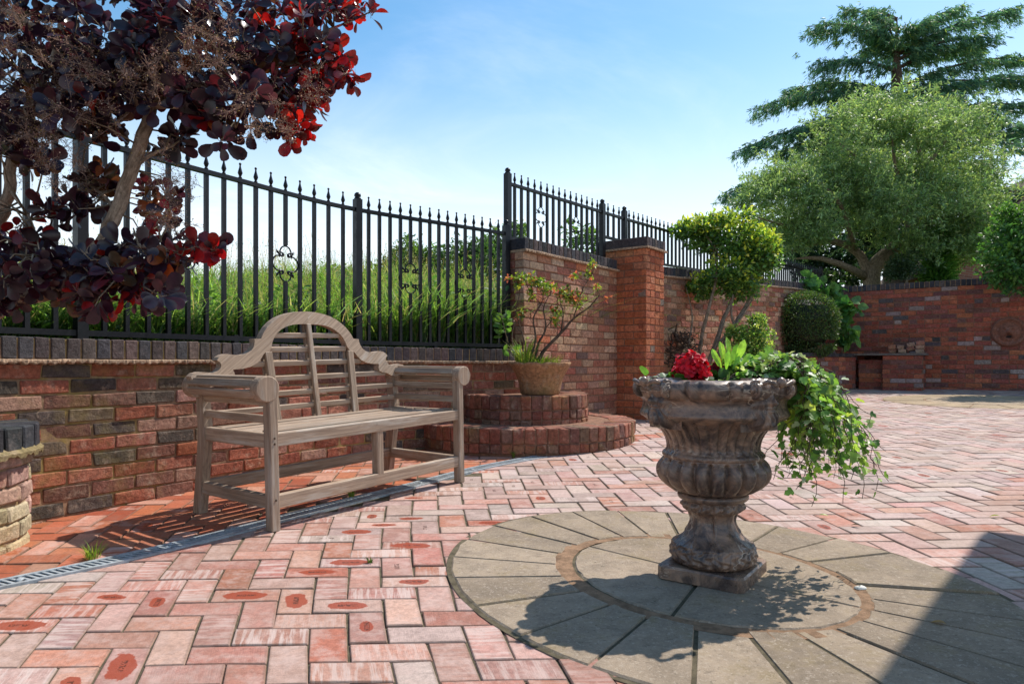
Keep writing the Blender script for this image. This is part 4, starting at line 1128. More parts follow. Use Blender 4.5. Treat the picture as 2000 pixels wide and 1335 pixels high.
# ================================================================== purple smoke bush
root = empty('smoke_bush', (RP[0], RP[1], .43)); root.rotation_euler = (0, 0, 0)
tag(root, 'large purple-leaved smoke bush with red leaf tips arching over the low wall', 'bush')
inv = np.array([RP[0], RP[1], .43])
q = lambda a, b, Y: P(a, b, Y)
limbs = [
 ([(-2.36, 2.70, .40), q(-60, 660, 2.66), q(10, 592, 2.58), q(110, 563, 2.52), q(190, 490, 2.5), q(226, 415, 2.5), q(258, 330, 2.5), q(284, 252, 2.52), q(298, 195, 2.55)], [.045, .04, .034, .031, .028, .026, .025, .024, .022]),
 ([q(296, 205, 2.55), q(345, 185, 2.55), q(430, 150, 2.6), q(520, 115, 2.7), q(600, 75, 2.75), q(690, 40, 2.8)], [.024, .02, .015, .011, .007, .003]),
 ([q(298, 195, 2.55), q(318, 110, 2.6), q(335, 0, 2.7), q(350, -130, 2.75)], [.024, .02, .015, .008]),
 ([q(292, 215, 2.55), q(230, 165, 2.5), q(130, 90, 2.5), q(10, 20, 2.5), q(-100, -40, 2.5)], [.022, .018, .014, .01, .006]),
 ([q(430, 150, 2.6), q(480, 190, 2.55), q(540, 215, 2.5), q(590, 235, 2.5)], [.011, .008, .005, .002]),
 ([q(350, 180, 2.55), q(420, 220, 2.45), q(460, 250, 2.4)], [.01, .007, .003]),
 ([q(190, 490, 2.5), q(260, 480, 2.45), q(340, 485, 2.45), q(415, 490, 2.45)], [.014, .01, .006, .002]),
 ([q(110, 563, 2.52), q(180, 560, 2.4), q(260, 560, 2.35)], [.014, .008, .003]),
 ([q(226, 415, 2.5), q(200, 380, 2.55), q(150, 350, 2.6)], [.01, .006, .002]),
 ([q(258, 330, 2.5), q(300, 300, 2.5), q(340, 285, 2.5)], [.008, .005, .002]),
 ([(-2.36, 2.70, .40), q(-60, 600, 2.6), q(-5, 450, 2.55), q(18, 370, 2.5), q(24, 310, 2.5), q(60, 200, 2.5), q(110, 100, 2.55), q(130, -60, 2.6)], [.035, .03, .022, .02, .02, .016, .012, .006]),
 ([q(18, 370, 2.5), q(60, 430, 2.4), q(80, 500, 2.35)], [.006, .004, .002]),
 ([q(500, 120, 2.7), q(600, 130, 2.7), q(670, 130, 2.72)], [.01, .006, .002]),
 ([q(290, 200, 2.5), q(345, 203, 2.45)], [.022, .018]),
]
limbs = [([np.asarray(p, float)-inv for p in a], b) for a, b in limbs]
stems('trunk', M['barktan'], limbs, root, 10)
LP = np.concatenate([np.array([np.asarray(p) for p in a]) for a, b in limbs])
LPd = np.concatenate([np.linspace(np.asarray(a[i]), np.asarray(a[i+1]), 8) for a, b in limbs for i in range(len(a)-1)])
# blobs: px, py, rx, ry, rosettes, depth, spread, share of red, share of olive
BL = [(40, 90, 150, 130, 46, 2.55, .35, .02, .12), (200, 60, 130, 100, 44, 2.55, .35, .02, .05), (350, 60, 110, 90, 36, 2.6, .35, .03, .03), (470, 60, 90, 80, 32, 2.65, .3, .06, .04),
      (560, 50, 80, 65, 26, 2.7, .3, .3, .08), (640, 25, 55, 45, 12, 2.75, .2, .75, .03), (690, 30, 34, 34, 5, 2.8, .12, 1., 0), (630, 115, 48, 45, 15, 2.7, .2, .6, .12), (665, 130, 22, 32, 5, 2.7, .1, 1., 0), (595, 175, 48, 38, 14, 2.65, .2, .55, .15),
      (560, 225, 34, 28, 9, 2.55, .15, .7, .2), (510, 170, 60, 55, 18, 2.6, .25, .1, .2), (440, 200, 60, 50, 18, 2.5, .25, .08, .1), (455, 255, 40, 25, 6, 2.42, .12, .2, .1), (390, 190, 50, 45, 14, 2.55, .25, .02, .15),
      (290, 140, 90, 70, 22, 2.6, .3, .02, .15), (160, 180, 110, 70, 34, 2.55, .35, .02, .15), (30, 220, 90, 60, 22, 2.5, .35, .03, .15), (60, 285, 70, 30, 10, 2.5, .25, .05, .25), (200, 245, 50, 26, 6, 2.62, .1, .15, .5), (150, 225, 60, 30, 8, 2.55, .2, .1, .3),
      (350, 215, 50, 22, 4, 2.62, .1, .05, .3), (-120, 60, 120, 200, 40, 2.6, .4, .02, .05), (250, -90, 330, 80, 60, 2.7, .4, .1, .05), (-120, 400, 90, 160, 25, 2.5, .3, .05, .1),
      (200, 330, 26, 28, 3, 2.62, .06, .0, .8), (335, 272, 22, 18, 4, 2.6, .06, 0, 0), (335, 295, 20, 12, 2, 2.6, .06, .3, 0), (190, 355, 28, 16, 4, 2.62, .06, 0, .1), (150, 395, 46, 22, 7, 2.5, .1, .02, 0), (305, 385, 30, 36, 5, 2.66, .08, .3, .15),
      (60, 430, 40, 46, 4, 2.4, .1, .5, .1), (60, 490, 70, 30, 7, 2.4, .15, .1, .1), (50, 535, 80, 36, 16, 2.35, .2, .06, .02), (150, 530, 80, 44, 22, 2.35, .2, .06, .02), (245, 510, 70, 46, 20, 2.42, .2, .08, .06), (318, 450, 38, 46, 8, 2.55, .12, .3, .2), (330, 510, 40, 28, 8, 2.4, .12, .35, .1),
      (716, 24, 16, 12, 2, 2.78, .05, 1., 0), (675, 152, 14, 14, 2, 2.7, .05, 1., 0), (592, 252, 14, 10, 2, 2.55, .05, 1., 0), (566, 262, 12, 8, 1, 2.52, .05, 1., 0), (412, 492, 18, 16, 3, 2.42, .05, 1., 0), (385, 490, 34, 24, 6, 2.42, .1, .85, .15), (280, 565, 46, 26, 9, 2.32, .12, .2, .1), (170, 585, 66, 18, 7, 2.35, .14, .15, .45), (30, 575, 60, 20, 7, 2.4, .15, .1, .2)]
pp_, aa, uu, ss, cc_ = [], [], [], [], []; tw = MB(); cent = []
PD = [((.030, .012, .024), 5), ((.022, .012, .027), 4), ((.05, .012, .02), 1.8), ((.045, .028, .036), 2)]
PR = [((.20, .009, .011), 4), ((.12, .008, .010), 3), ((.30, .020, .013), 2)]
PO = [((.09, .055, .018), 3), ((.20, .06, .012), 1.5), ((.07, .045, .025), 2)]
for bx, by, rx, ry, nr_, Y0, sp2, red, ol in BL:
    for _ in range(max(2, int(nr_*.92+.5))):
        a = random.uniform(0, 2*math.pi); r = random.random()**.5
        c = P(bx+rx*r*math.cos(a), by+ry*r*math.sin(a), Y0+random.uniform(-sp2, sp2))-inv
        d2 = np.sum((LPd-c)**2, 1); j = np.argmin(d2+RNG.uniform(0, .01, len(d2))); src = LPd[j]; out_ = unit(c-src+RNG.normal(0, .05, 3))
        ax = unit(out_*.8+np.array([random.gauss(0, .35), random.gauss(-.15, .35), random.gauss(.1, .4)]))
        mid = (src+c)/2+RNG.normal(0, .02, 3)+np.array([0, 0, .02])
        if np.linalg.norm(c-src) < .5: tw.tube([src, mid, c-ax*.02, c+ax*.03], [.004, .003, .0022, .001], 5)
        kind = 'r' if random.random() < red else ('o' if random.random() < ol else 'd')
        nl = random.randint(6, 12); e = unit(np.cross(ax, RNG.normal(0, 1, 3))); f_ = np.cross(ax, e)
        for k in range(nl):
            an = k*2.4+random.gauss(0, .2); el = math.radians(random.uniform(15, 85))*(.5+.5*k/nl)+.25
            dv = ax*math.cos(el)+(e*math.cos(an)+f_*math.sin(an))*math.sin(el); dv = unit(dv+np.array([0, 0, -.22*random.random()]))
            pp_.append(c-ax*.018*k/nl*2+RNG.normal(0, .003, 3)); aa.append(dv); uu.append(ax+RNG.normal(0, .3, 3))
            ss.append(random.uniform(.042, .09)*(.7 if (kind == 'r' and k < 3) else 1)); 
            kk = kind if random.random() < .82 else 'd'
            cc_.append(colset(1, {'d': PD, 'r': PR, 'o': PO}[kk], .25)[0])
V, Fq, C = scatter(OBO[0], OBO[1], np.array(pp_), frames(np.array(aa), np.array(uu)), np.array(ss), np.array(cc_))
mesh_np('leaves', V, Fq, M['purple'], C, parent=root, smooth=True)
tw.build('twigs', M['bark'], root)
# airy flower plumes
pv = []; hair = MB(); dots = []; dcol = []
PLB = [(50, 60, 80, 60, 12), (60, 150, 110, 80, 16), (170, 130, 80, 60, 10), (300, 125, 60, 40, 9), (270, 160, 50, 40, 7), (370, 60, 60, 60, 9), (360, 110, 50, 50, 7), (440, 130, 50, 40, 6), (40, 270, 80, 40, 12), (90, 250, 60, 40, 8), (180, 220, 60, 40, 6), (460, 180, 50, 40, 5),
       (100, 330, 80, 40, 5), (150, 370, 60, 30, 3), (330, 330, 50, 60, 4), (350, 380, 40, 50, 4), (560, 230, 60, 40, 4), (500, 260, 50, 20, 2), (330, 430, 40, 30, 4), (620, 170, 30, 40, 2), (420, 40, 80, 50, 5)]
for bx, by, rx, ry, n_ in PLB:
    for _ in range(int(n_*1.5)):
        c = P(bx+random.gauss(0, .5)*rx, by+random.gauss(0, .5)*ry, 2.25+random.uniform(-.15, .3))-inv; ax = unit(RNG.normal(0, 1, 3)+np.array([0, 0, .4])); L = random.uniform(.08, .15)
        t0 = c-ax*L*.5; hair.tube([t0, c, c+ax*L*.5], [.0011, .0008, .0004], 3, caps=False)
        for b in range(26):
            o_ = t0+ax*L*random.uniform(.1, 1); d_ = unit(RNG.normal(0, 1, 3)+ax*.7); l_ = random.uniform(.015, .05)
            hair.tube([o_, o_+d_*l_*.5+RNG.normal(0, .002, 3), o_+d_*l_], [.0006, .0005, .0003], 3, caps=False)
            for z in range(3): dots.append(o_+d_*l_*random.uniform(.45, 1.05)+RNG.normal(0, .004, 3))
n_ = len(dots); dots = np.array(dots); dc = colset(n_, [((.36, .23, .18), 3), ((.48, .34, .27), 2), ((.22, .13, .08), 3), ((.4, .29, .11), 1.2)], .3)
V, Fq, C = scatter(DIA[0]*np.array([1, 1.6, 1])-np.array([.5, 0, 0]), DIA[1], dots, frames(RNG.normal(0, 1, (n_, 3))), RNG.uniform(.0028, .0062, n_), dc)
mesh_np('seed_plumes', V, Fq, M['plume'], C, parent=root)
for i in range(len(hair.c)): hair.c[i] = np.tile((.34, .22, .17), (len(hair.c[i]), 1))
hair.build('plume_hairs', M['plume'], root)

# ================================================================== meadow grass on the bank
n = 70000; sq = RNG.uniform(WL.sAtPx(-90), WL.L+1.6, n); dd = .10+7.5*RNG.random(n)**1.55
bp = np.zeros((n, 3)); tab = [WL.at(x) for x in np.linspace(0, WL.L, 400)]; TP = np.array([t[0] for t in tab]); TN = np.array([t[2] for t in tab])
ii = np.clip((sq/WL.L*399), 0, 399).astype(int); ex = np.maximum(0, sq-WL.L)
nn_ = TN[ii]; bp[:, :2] = TP[ii]-nn_*(.21+dd)[:, None]+ex[:, None]*np.array([.6, .8])
bp[:, 2] = [bank_z(WL, min(s, WL.L), d) for s, d in zip(sq, dd)]
clump = .5+.5*np.sin(bp[:, 0]*3.1+np.sin(bp[:, 1]*2.3))*np.sin(bp[:, 1]*2.7+1.3)
hgt = RNG.uniform(.14, .50, n)*(.55+.75*np.clip(sq/WL.L-.15, 0, 1))*(.75+.5*clump)*(1+.35*np.clip(dd-.5, 0, 1))
wid = RNG.uniform(.0025, .0085, n)*(1+.12*dd)
th = RNG.uniform(0, 2*np.pi, n); bend = RNG.uniform(.15, 1.25, n)*hgt
dx, dy = np.cos(th), np.sin(th); sx, sy = -dy, dx
ts = [0, .4, .75, 1.]; ws = [1, .9, .55, .08]; V = np.zeros((n, 8, 3))
for k, (t, wv) in enumerate(zip(ts, ws)):
    for s_, j in ((-1, 0), (1, 1)):
        V[:, k*2+j, 0] = bp[:, 0]+dx*bend*t*t+s_*sx*wid*wv; V[:, k*2+j, 1] = bp[:, 1]+dy*bend*t*t+s_*sy*wid*wv
        V[:, k*2+j, 2] = bp[:, 2]+hgt*(t-.25*(bend/hgt)*t*t)
Fq = (np.array([(0, 1, 3, 2), (2, 3, 5, 4), (4, 5, 7, 6)])[None]+(np.arange(n)*8)[:, None, None]).reshape(-1, 4)
col = colset(n, [((.17, .29, .06), 5), ((.12, .22, .05), 4), ((.27, .34, .11), 2), ((.40, .35, .20), 1.8), ((.13, .23, .11), 2.5), ((.06, .13, .03), 1.5)], .4)
o = mesh_np('meadow_grass', V.reshape(-1, 3), Fq, M['grass'], np.repeat(col, 8, axis=0)); tag(o, kind='stuff')
# broad weeds between the grass
n = 20000; k = RNG.integers(0, 70000, n); p = bp[k]+np.c_[RNG.normal(0, .05, (n, 2)), hgt[k]*RNG.uniform(.1, .95, n)]
ax = unit(RNG.normal(0, 1, (n, 3))*np.array([1, 1, .5])+np.array([0, 0, .3]))
cw = RNG.integers(0, 70000, 130); kk = np.repeat(cw, 110); n2 = len(kk); hw_ = np.repeat(RNG.uniform(.25, .62, 130), 110)*(.55+.6*np.clip(sq[kk]/WL.L, 0, 1)); rw_ = np.repeat(RNG.uniform(.08, .26, 130), 110)
p2 = bp[kk]+np.c_[RNG.normal(0, .6, (n2, 2))*rw_[:, None], hw_*RNG.random(n2)**.7]; p = np.vstack([p, p2]); ax = np.vstack([ax, unit(RNG.normal(0, 1, (n2, 3))*np.array([1, 1, .4])+np.array([0, 0, .2]))]); n = n+n2
V, Fq, C = scatter(OVA[0], OVA[1], p, frames(ax, RNG.normal(0, .4, (n, 3))+np.array([0, 0, 1])), RNG.uniform(.018, .066, n), colset(n, [((.10, .21, .045), 4), ((.16, .29, .055), 3), ((.06, .14, .035), 3)], .35))
o = mesh_np('meadow_weeds', V, Fq, M['leaf'], C); tag(o, kind='stuff')
# flowering stalks
m_n = 1900; k = RNG.integers(0, 70000, m_n); b0 = bp[k]; H = RNG.uniform(.42, .85, m_n)*(.65+.5*np.clip(sq[k]/WL.L, 0, 1)); th = RNG.uniform(0, 6.28, m_n); bn = RNG.uniform(.03, .22, m_n)
V = np.zeros((m_n, 6, 3))
for r_, t in enumerate((0, .55, 1.)):
    for s_, j in ((-1, 0), (1, 1)):
        V[:, r_*2+j] = b0+np.c_[np.cos(th)*bn*t*t+s_*.0011, np.sin(th)*bn*t*t, H*t]
Fq = (np.array([(0, 1, 3, 2), (2, 3, 5, 4)])[None]+(np.arange(m_n)*6)[:, None, None]).reshape(-1, 4)
A1 = (V.reshape(-1, 3), Fq, np.repeat(colset(m_n, [((.20, .2, .08), 1), ((.3, .25, .13), 1)]), 6, axis=0))
kk = RNG.integers(0, m_n, 24000); t = 1-RNG.random(24000)**1.4*.30; tp = b0[kk]+np.c_[np.cos(th[kk])*bn[kk]*t*t, np.sin(th[kk])*bn[kk]*t*t, H[kk]*t]
spr = (.012+.03*(RNG.random(24000)))*np.where(kk % 3 == 0, 1.6, .55); tp = tp+RNG.normal(0, 1, (24000, 3))*spr[:, None]*np.array([1, 1, .7])
A2 = scatter(DIA[0], DIA[1], tp, frames(unit(RNG.normal(0, .5, (24000, 3))+np.array([0, 0, 1.]))), RNG.uniform(.006, .014, 24000), colset(24000, [((.46, .40, .26), 3), ((.36, .30, .19), 2), ((.28, .30, .14), 2)]))
V, Fq, C = merge([A1, A2]); o = mesh_np('grass_seed_heads', V, Fq, M['grass'], C); tag(o, kind='stuff')

# ================================================================== bushes beyond the fence
GD = [((.05, .11, .03), 4), ((.075, .15, .035), 3), ((.035, .07, .022), 2)]
GM = [((.09, .17, .04), 4), ((.13, .23, .05), 3), ((.06, .11, .03), 2)]
def blob(px, py, rx, ry, Y, ry_d=None): c = P(px, py, Y); k = Y/F; return (c, np.array([rx*k, (ry_d or rx)*k, ry*k]))
def trunk_to(px, py, Y, zbase, r0=.06, bend=.1):
    c = P(px, py, Y); return ([(c[0]+bend, c[1], zbase), (c[0]+bend*.4, c[1], (zbase+c[2])/2), tuple(c)], [r0, r0*.8, r0*.4])
shrub('field_bush', 'dark bush behind the railings, just left of where they meet the tall wall', 'bush', [blob(900, 540, 66, 90, 9.6), blob(955, 560, 45, 110, 9.2), blob(870, 600, 50, 70, 9.4), blob(930, 520, 50, 66, 9.6)], 10500, .06, GD, stem_paths=[trunk_to(910, 580, 11, 1.0)], bark='barkdark')
shrub('field_bush', 'mid-green bush showing between the middle railings above the seeding grass', 'bush', [blob(800, 520, 52, 70, 10), blob(752, 550, 40, 60, 10), blob(845, 545, 40, 80, 10)], 8200, .06, GM, stem_paths=[trunk_to(790, 560, 11.5, 1.1)], bark='barkdark')
shrub('field_bush', 'low leafy bush rising from the long grass beside the railing post', 'bush', [blob(660, 560, 46, 50, 9.5), blob(610, 570, 40, 40, 9.2)], 3000, .06, GM, stem_paths=[trunk_to(655, 585, 9.5, 1.1, .03)], bark='barkdark')
shrub('field_bush', 'bush top peeping over the left end of the tall brick wall', 'bush', [blob(1010, 462, 34, 34, 12.5), blob(968, 480, 34, 40, 12.5)], 1700, .075, GM, stem_paths=[trunk_to(1005, 480, 12.5, 1.2)], bark='barkdark')
shrub('field_bush', 'thin airy bush showing through the upper railings left of the pillar', 'bush', [blob(1128, 462, 44, 36, 12), blob(1150, 490, 34, 36, 12)], 1000, .075, [((.10, .2, .03), 3), ((.13, .24, .04), 2)], stem_paths=[trunk_to(1130, 490, 12, 1.3)], bark='barkdark')
# bramble trailing between the railings and the tall wall
pts = [P(992, 668, 5.72), P(985, 640, 5.66), P(978, 600, 5.7), P(992, 575, 5.7)]; 
root = shrub('bramble', 'bramble shoots pushing through the railings beside the wall end', 'plant', [blob(985, 640, 14, 34, 5.75), blob(1000, 690, 20, 14, 5.62)], 70, .075, [((.07, .16, .04), 2), ((.12, .24, .05), 2)], stem_paths=[(pts, [.004, .003, .003, .001]), ([P(1010, 700, 5.6), P(1000, 660, 5.6), P(1010, 620, 5.6), P(1030, 600, 5.6)], [.004, .003, .002, .001])], crown='leaves')
random.seed(44); RNG = np.random.default_rng(44)
# ================================================================== trees
def cedar():
    base = np.array([13.2, 23.0, 1.6]); root = empty('cedar_tree', tuple(base)); tag(root, 'tall dark blue-green cedar with layered drooping boughs against the sky', 'tree')
    tp = P(1752, 40, 23)-base; paths = [([(0, 0, 0), (.05, 0, 3), (.12, 0, 6), (.1, 0, 9), tuple(P(1750, 110, 23)-base), tuple(tp)], [.42, .36, .27, .18, .09, .02])]
    tuft_p = []; tuft_d = []; tuft_s = []
    def bough(src, tip, droop, dens=1., r0=.07):
        src = np.asarray(src, float); tip = np.asarray(tip, float); L = np.linalg.norm(tip-src); n = 9; W = []
        for t in np.linspace(0, 1, n): W.append(src+(tip-src)*t+np.array([0, 0, droop*math.sin(math.pi*t)*.9]))
        W = np.array(W); paths.append((W[::2], np.linspace(r0, .012, len(W[::2]))))
        k = int(L*26*dens); horiz = unit(np.cross(tip-src, [0, 0, 1.]))
        for _ in range(k):
            t = random.uniform(.12, 1.0); c = np.array([np.interp(t, np.linspace(0, 1, n), W[:, j]) for j in range(3)])
            wd = .9*(1-.55*t)*min(1, t*4); lat = random.gauss(0, .5)*wd; b = c+horiz*lat+np.array([0, 0, .05-.25*abs(lat)-.16*abs(random.gauss(0, 1))])
            nf = random.randint(3, 6)
            for f in range(nf):
                tuft_p.append(b+RNG.normal(0, .10, 3)*np.array([1, 1, .5])-np.array([0, 0, .0]))
                tuft_d.append(unit((tip-src)/L*.55+horiz*np.sign(lat)*.35*random.random()+np.array([0, 0, -random.uniform(.1, 1.1)]))); tuft_s.append(random.uniform(.11, .25)*(1 if t < .9 else .8))
    def fringe(src, tip, droop):
        src = np.asarray(src, float); tip = np.asarray(tip, float); L = np.linalg.norm(tip-src); hz_ = unit(np.cross(tip-src, [0, 0, 1.]))
        for _ in range(int(L*15)):
            t = random.uniform(.25, 1.0); c = src+(tip-src)*t+np.array([0, 0, droop*math.sin(math.pi*t)*.9-.1]); c = c+hz_*random.gauss(0, .35)*(1-.5*t)
            for s_ in range(random.randint(2, 5)):
                tuft_p.append(c+np.array([random.gauss(0, .03), random.gauss(0, .03), -.13*s_])); tuft_d.append(unit(np.array([random.gauss(0, .25), random.gauss(0, .25), -1.])+(tip-src)/L*.4)); tuft_s.append(.15-.02*s_)
    def at(px, py, Y=23): return P(px, py, Y)-base
    tz = lambda z: np.array([.1, 0, z])
    # boughs the photograph shows, from their tips
    for (tx, ty, Y, z0, dr) in [(1580, 52, 22, 10.1, .35), (1585, 128, 22, 9.2, .3), (1640, 18, 23, 10.6, .2), (1690, 22, 23.5, 11., .1), (1885, 14, 23, 10.2, .25), (1995, 18, 22.5, 9.8, .3), (1950, 75, 22, 9.6, .3), (1920, 95, 23.5, 9.3, .3),
             (1470, 215, 22, 8.1, .55), (1440, 295, 21.5, 7.0, .65), (1412, 382, 21, 5.6, .7), (1530, 180, 23, 8.4, .4), (1520, 300, 22, 6.8, .5), (1560, 250, 21.5, 7.5, .4), (1480, 350, 22, 6., .5),
             (2010, 112, 22.5, 8.6, .35), (2060, 150, 22, 8., .4), (2060, 210, 22, 7.4, .4), (2050, 270, 22, 6.6, .4), (1930, 160, 21, 8.3, .3), (1960, 230, 21, 7.4, .3), (1880, 190, 20.5, 8., .2), (1640, 215, 20.5, 7.8, .25), (1820, 210, 20, 7.8, .1), (1700, 190, 20, 8.1, .1)]:
        tip = at(tx, ty, Y); bough(tz(z0), tip, dr, 1.25); fringe(tz(z0), tip, dr)
    for lvl in range(5):                                         # the rest of the crown all round
        z0 = 3.4+lvl*.85; L = 5.6-lvl*.42
        for k in range(6):
            a = 2*math.pi*(k+.37*lvl+random.uniform(-.2, .2))/6; l_ = L*random.uniform(.75, 1.)
            bough(tz(z0), tz(z0)+np.array([l_*math.cos(a), l_*math.sin(a), -.5+.12*lvl+random.gauss(0, .2)]), .35, .75)
    for k in range(10):
        a = 2*math.pi*k/10; bough(tz(9.7+.06*k), tz(9.9+.07*k)+np.array([1.0*math.cos(a*3.7), 1.0*math.sin(a*3.7), .3]), .12, 1.2, .04)
    stems('trunk', M['barkdark'], paths, root, 7)
    p = np.array(tuft_p); d = np.array(tuft_d); s = np.array(tuft_s); n = len(p); rep = 5
    p = np.repeat(p, rep, axis=0)+RNG.normal(0, .025, (n*rep, 3)); d = unit(np.repeat(d, rep, axis=0)+RNG.normal(0, .33, (n*rep, 3))); s = np.repeat(s, rep)*RNG.uniform(.55, 1.1, n*rep)
    col = colset(n*rep, [((.09, .20, .12), 4), ((.14, .27, .15), 3), ((.055, .125, .085), 2.2), ((.24, .31, .09), 1.)], .3)
    S3 = np.c_[s, s*RNG.uniform(.9, 1.6, n*rep), s]
    V, Fq, C = scatter(NEE[0]*np.array([1, 1.5, 1.]), NEE[1], p, frames(d), S3, col); mesh_np('crown', V, Fq, M['needle'], C, parent=root)
cedar()
def pale_tree():
    base = np.array([7.75, 14.0, 1.9]); root = empty('willow_leaved_tree', tuple(base)); tag(root, 'broad pale green narrow-leaved tree with leaning forked trunks behind the far wall', 'tree')
    a = lambda px, py, Y=14.: P(px, py, Y)-base
    paths = [([(0, 0, -.2), a(1702, 535), a(1740, 490), a(1775, 455), a(1790, 400), a(1800, 340), a(1790, 260, 13.8)], [.19, .17, .15, .12, .09, .06, .02]),
             ([a(1740, 490), a(1800, 465, 13.7), a(1815, 430, 13.6), a(1850, 390, 13.5), a(1900, 350, 13.3)], [.11, .09, .05, .035, .015]),
             ([a(1778, 455), a(1770, 400), a(1750, 330, 13.6), a(1740, 250, 13.5)], [.08, .06, .04, .015]),
             ([(-.1, 0, -.1), a(1690, 520), a(1672, 492), a(1640, 474), a(1605, 472), a(1560, 486, 13.6), a(1532, 492, 13.5)], [.12, .10, .085, .07, .06, .04, .015]),
             ([a(1620, 470), a(1580, 455, 13.7), a(1530, 440, 13.5), a(1480, 425, 13.4)], [.05, .04, .03, .012]),
             ([a(1690, 540), a(1650, 520, 13.6), a(1600, 505, 13.5), a(1550, 505, 13.4)], [.09, .07, .05, .015]),
             ([a(1800, 340), a(1850, 270), a(1880, 230)], [.05, .03, .01]), ([a(1770, 400), a(1700, 330, 13.5), a(1640, 280, 13.2)], [.05, .035, .01]), ([a(1672, 492), a(1640, 400, 13.2), a(1580, 340, 13), a(1540, 330, 13)], [.05, .04, .02, .01]),
             ([a(1850, 390, 13.5), a(1900, 420, 13.2), a(1950, 430, 13)], [.03, .02, .008])]
    stems('trunk', M['bark'], paths, root, 9)
    bl = [(1740, 270, 110, 80, 14, 4), (1680, 300, 90, 75, 13.6, 3), (1800, 290, 110, 85, 14, 4), (1590, 350, 90, 65, 13.6, 3), (1520, 390, 80, 50, 13.4, 2.4), (1480, 400, 40, 26, 13.3, .7), (1660, 390, 110, 55, 13.3, 2.6), (1760, 390, 120, 60, 13.2, 2.8), (1845, 340, 80, 82, 13.6, 3.), (1893, 395, 55, 58, 13.6, 2.), (1890, 440, 62, 48, 13.2, 1.4), (1560, 440, 90, 34, 13.2, 1.3), (1640, 240, 50, 40, 14, .8), (1700, 225, 60, 35, 14, .9), (1840, 430, 60, 40, 13., 1.2), (1660, 440, 70, 26, 13, .5), (1540, 462, 60, 26, 13.2, .7), (1880, 478, 60, 34, 13, 1.1), (1915, 450, 45, 36, 13.2, .9), (1790, 440, 60, 30, 12.9, .8), (1840, 470, 40, 24, 12.8, .5)]
    parts = []
    for px, py, rx, ry, Y, w_ in bl:
        k = int(2700*w_); c, r = blob(px, py, rx, ry, Y, (rx+ry)*.75); kc = k//26
        tips, td = ell_pts(int(kc*2.7), c-base, r*1.06, .5); fld = np.sin(tips[:, 0]*4.3+tips[:, 2]*2.1)+np.sin(tips[:, 2]*5.1-tips[:, 1]*3.)+np.sin(tips[:, 0]*2.2-tips[:, 2]*6.3+tips[:, 1]*4.); sel = np.argsort(-fld+RNG.normal(0, .5, len(fld)))[:kc]; tips, td = tips[sel], td[sel]; tips = tips+td*(RNG.random((kc, 1))**4)*.35; near = np.repeat(np.arange(kc), 26)[:k]; k = len(near)
        shoot = unit(td[near]*.6+np.repeat(RNG.normal(0, .5, (kc, 3)), 26, axis=0)[:k]+np.array([0, 0, .35]))
        p = tips[near]+shoot*RNG.uniform(-.20, .22, (k, 1))+RNG.normal(0, .018, (k, 3))
        ax = unit(shoot*.7+RNG.normal(0, .55, (k, 3)))
        parts.append(scatter(LAN[0], LAN[1], p, frames(ax, RNG.normal(0, .6, (k, 3))+np.array([0, 0, .7])), np.c_[RNG.uniform(.055, .105, k), RNG.uniform(.08, .13, k), RNG.uniform(.07, .11, k)], colset(k, [((.19, .29, .125), 4), ((.26, .37, .17), 3), ((.12, .19, .09), 2.2), ((.34, .42, .15), 1.3)], .25)))
    V, Fq, C = merge(parts); mesh_np('crown', V, Fq, M['leaf'], C, parent=root)
pale_tree()
def conifer(name, label, px, Y, ztop_, zb_, r, pal, n, lean=0., bare=0.):
    c = P(px, 500, Y); root = empty(name, (c[0], c[1], zb_)); tag(root, label, 'tree'); H = ztop_-zb_
    t = bare+(1-bare)*RNG.random(n)**.8; a = RNG.uniform(0, 2*np.pi, n); prof_ = r*(1-(t-bare)/(1-bare))**.75*(.75+.25*np.sin(a*5+t*17))
    q_ = RNG.random(n)**.4; p = np.c_[prof_*q_*np.cos(a), prof_*q_*np.sin(a), t*H]
    ax = unit(np.c_[np.cos(a), np.sin(a), RNG.uniform(-.3, .9, n)]+RNG.normal(0, .35, (n, 3)))
    V, Fq, C = scatter(NEE[0]*np.array([1, 2.4, 1]), NEE[1], p, frames(ax), RNG.uniform(.10, .22, n), colset(n, pal)); mesh_np('crown', V, Fq, M['needle'], C, parent=root)
    stems('trunk', M['bark'], [([(0, 0, -.3), (0, 0, H*.5), (0, 0, H*.92)], [.14, .09, .01])], root)
conifer('conifer', 'small bright green conifer behind the far wall below the brick gable', 1832, 13.2, 3.3, 1.6, .42, [((.12, .25, .045), 3), ((.08, .18, .04), 3), ((.18, .32, .06), 1)], 4200)
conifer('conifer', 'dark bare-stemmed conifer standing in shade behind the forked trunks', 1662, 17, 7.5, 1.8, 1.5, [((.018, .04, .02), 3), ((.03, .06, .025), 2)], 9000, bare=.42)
shrub('evergreen_shrub', 'dark evergreen shrubs massed in shade at the foot of the pale tree', 'shrub', [blob(1560, 470, 70, 70, 17), blob(1760, 500, 60, 50, 16), blob(1640, 400, 80, 60, 18), blob(1730, 440, 70, 60, 18), blob(1480, 450, 40, 60, 17), blob(1590, 515, 60, 50, 15.5), blob(1650, 520, 55, 45, 15.5), blob(1710, 470, 60, 60, 18), blob(1655, 545, 70, 26, 14.6), blob(1600, 545, 40, 26, 14.6)], 14500, .11, [((.018, .042, .018), 3), ((.03, .06, .02), 2), ((.045, .08, .03), 1)], stem_paths=[trunk_to(1600, 480, 17, 1.5, .1)], bark='barkdark')
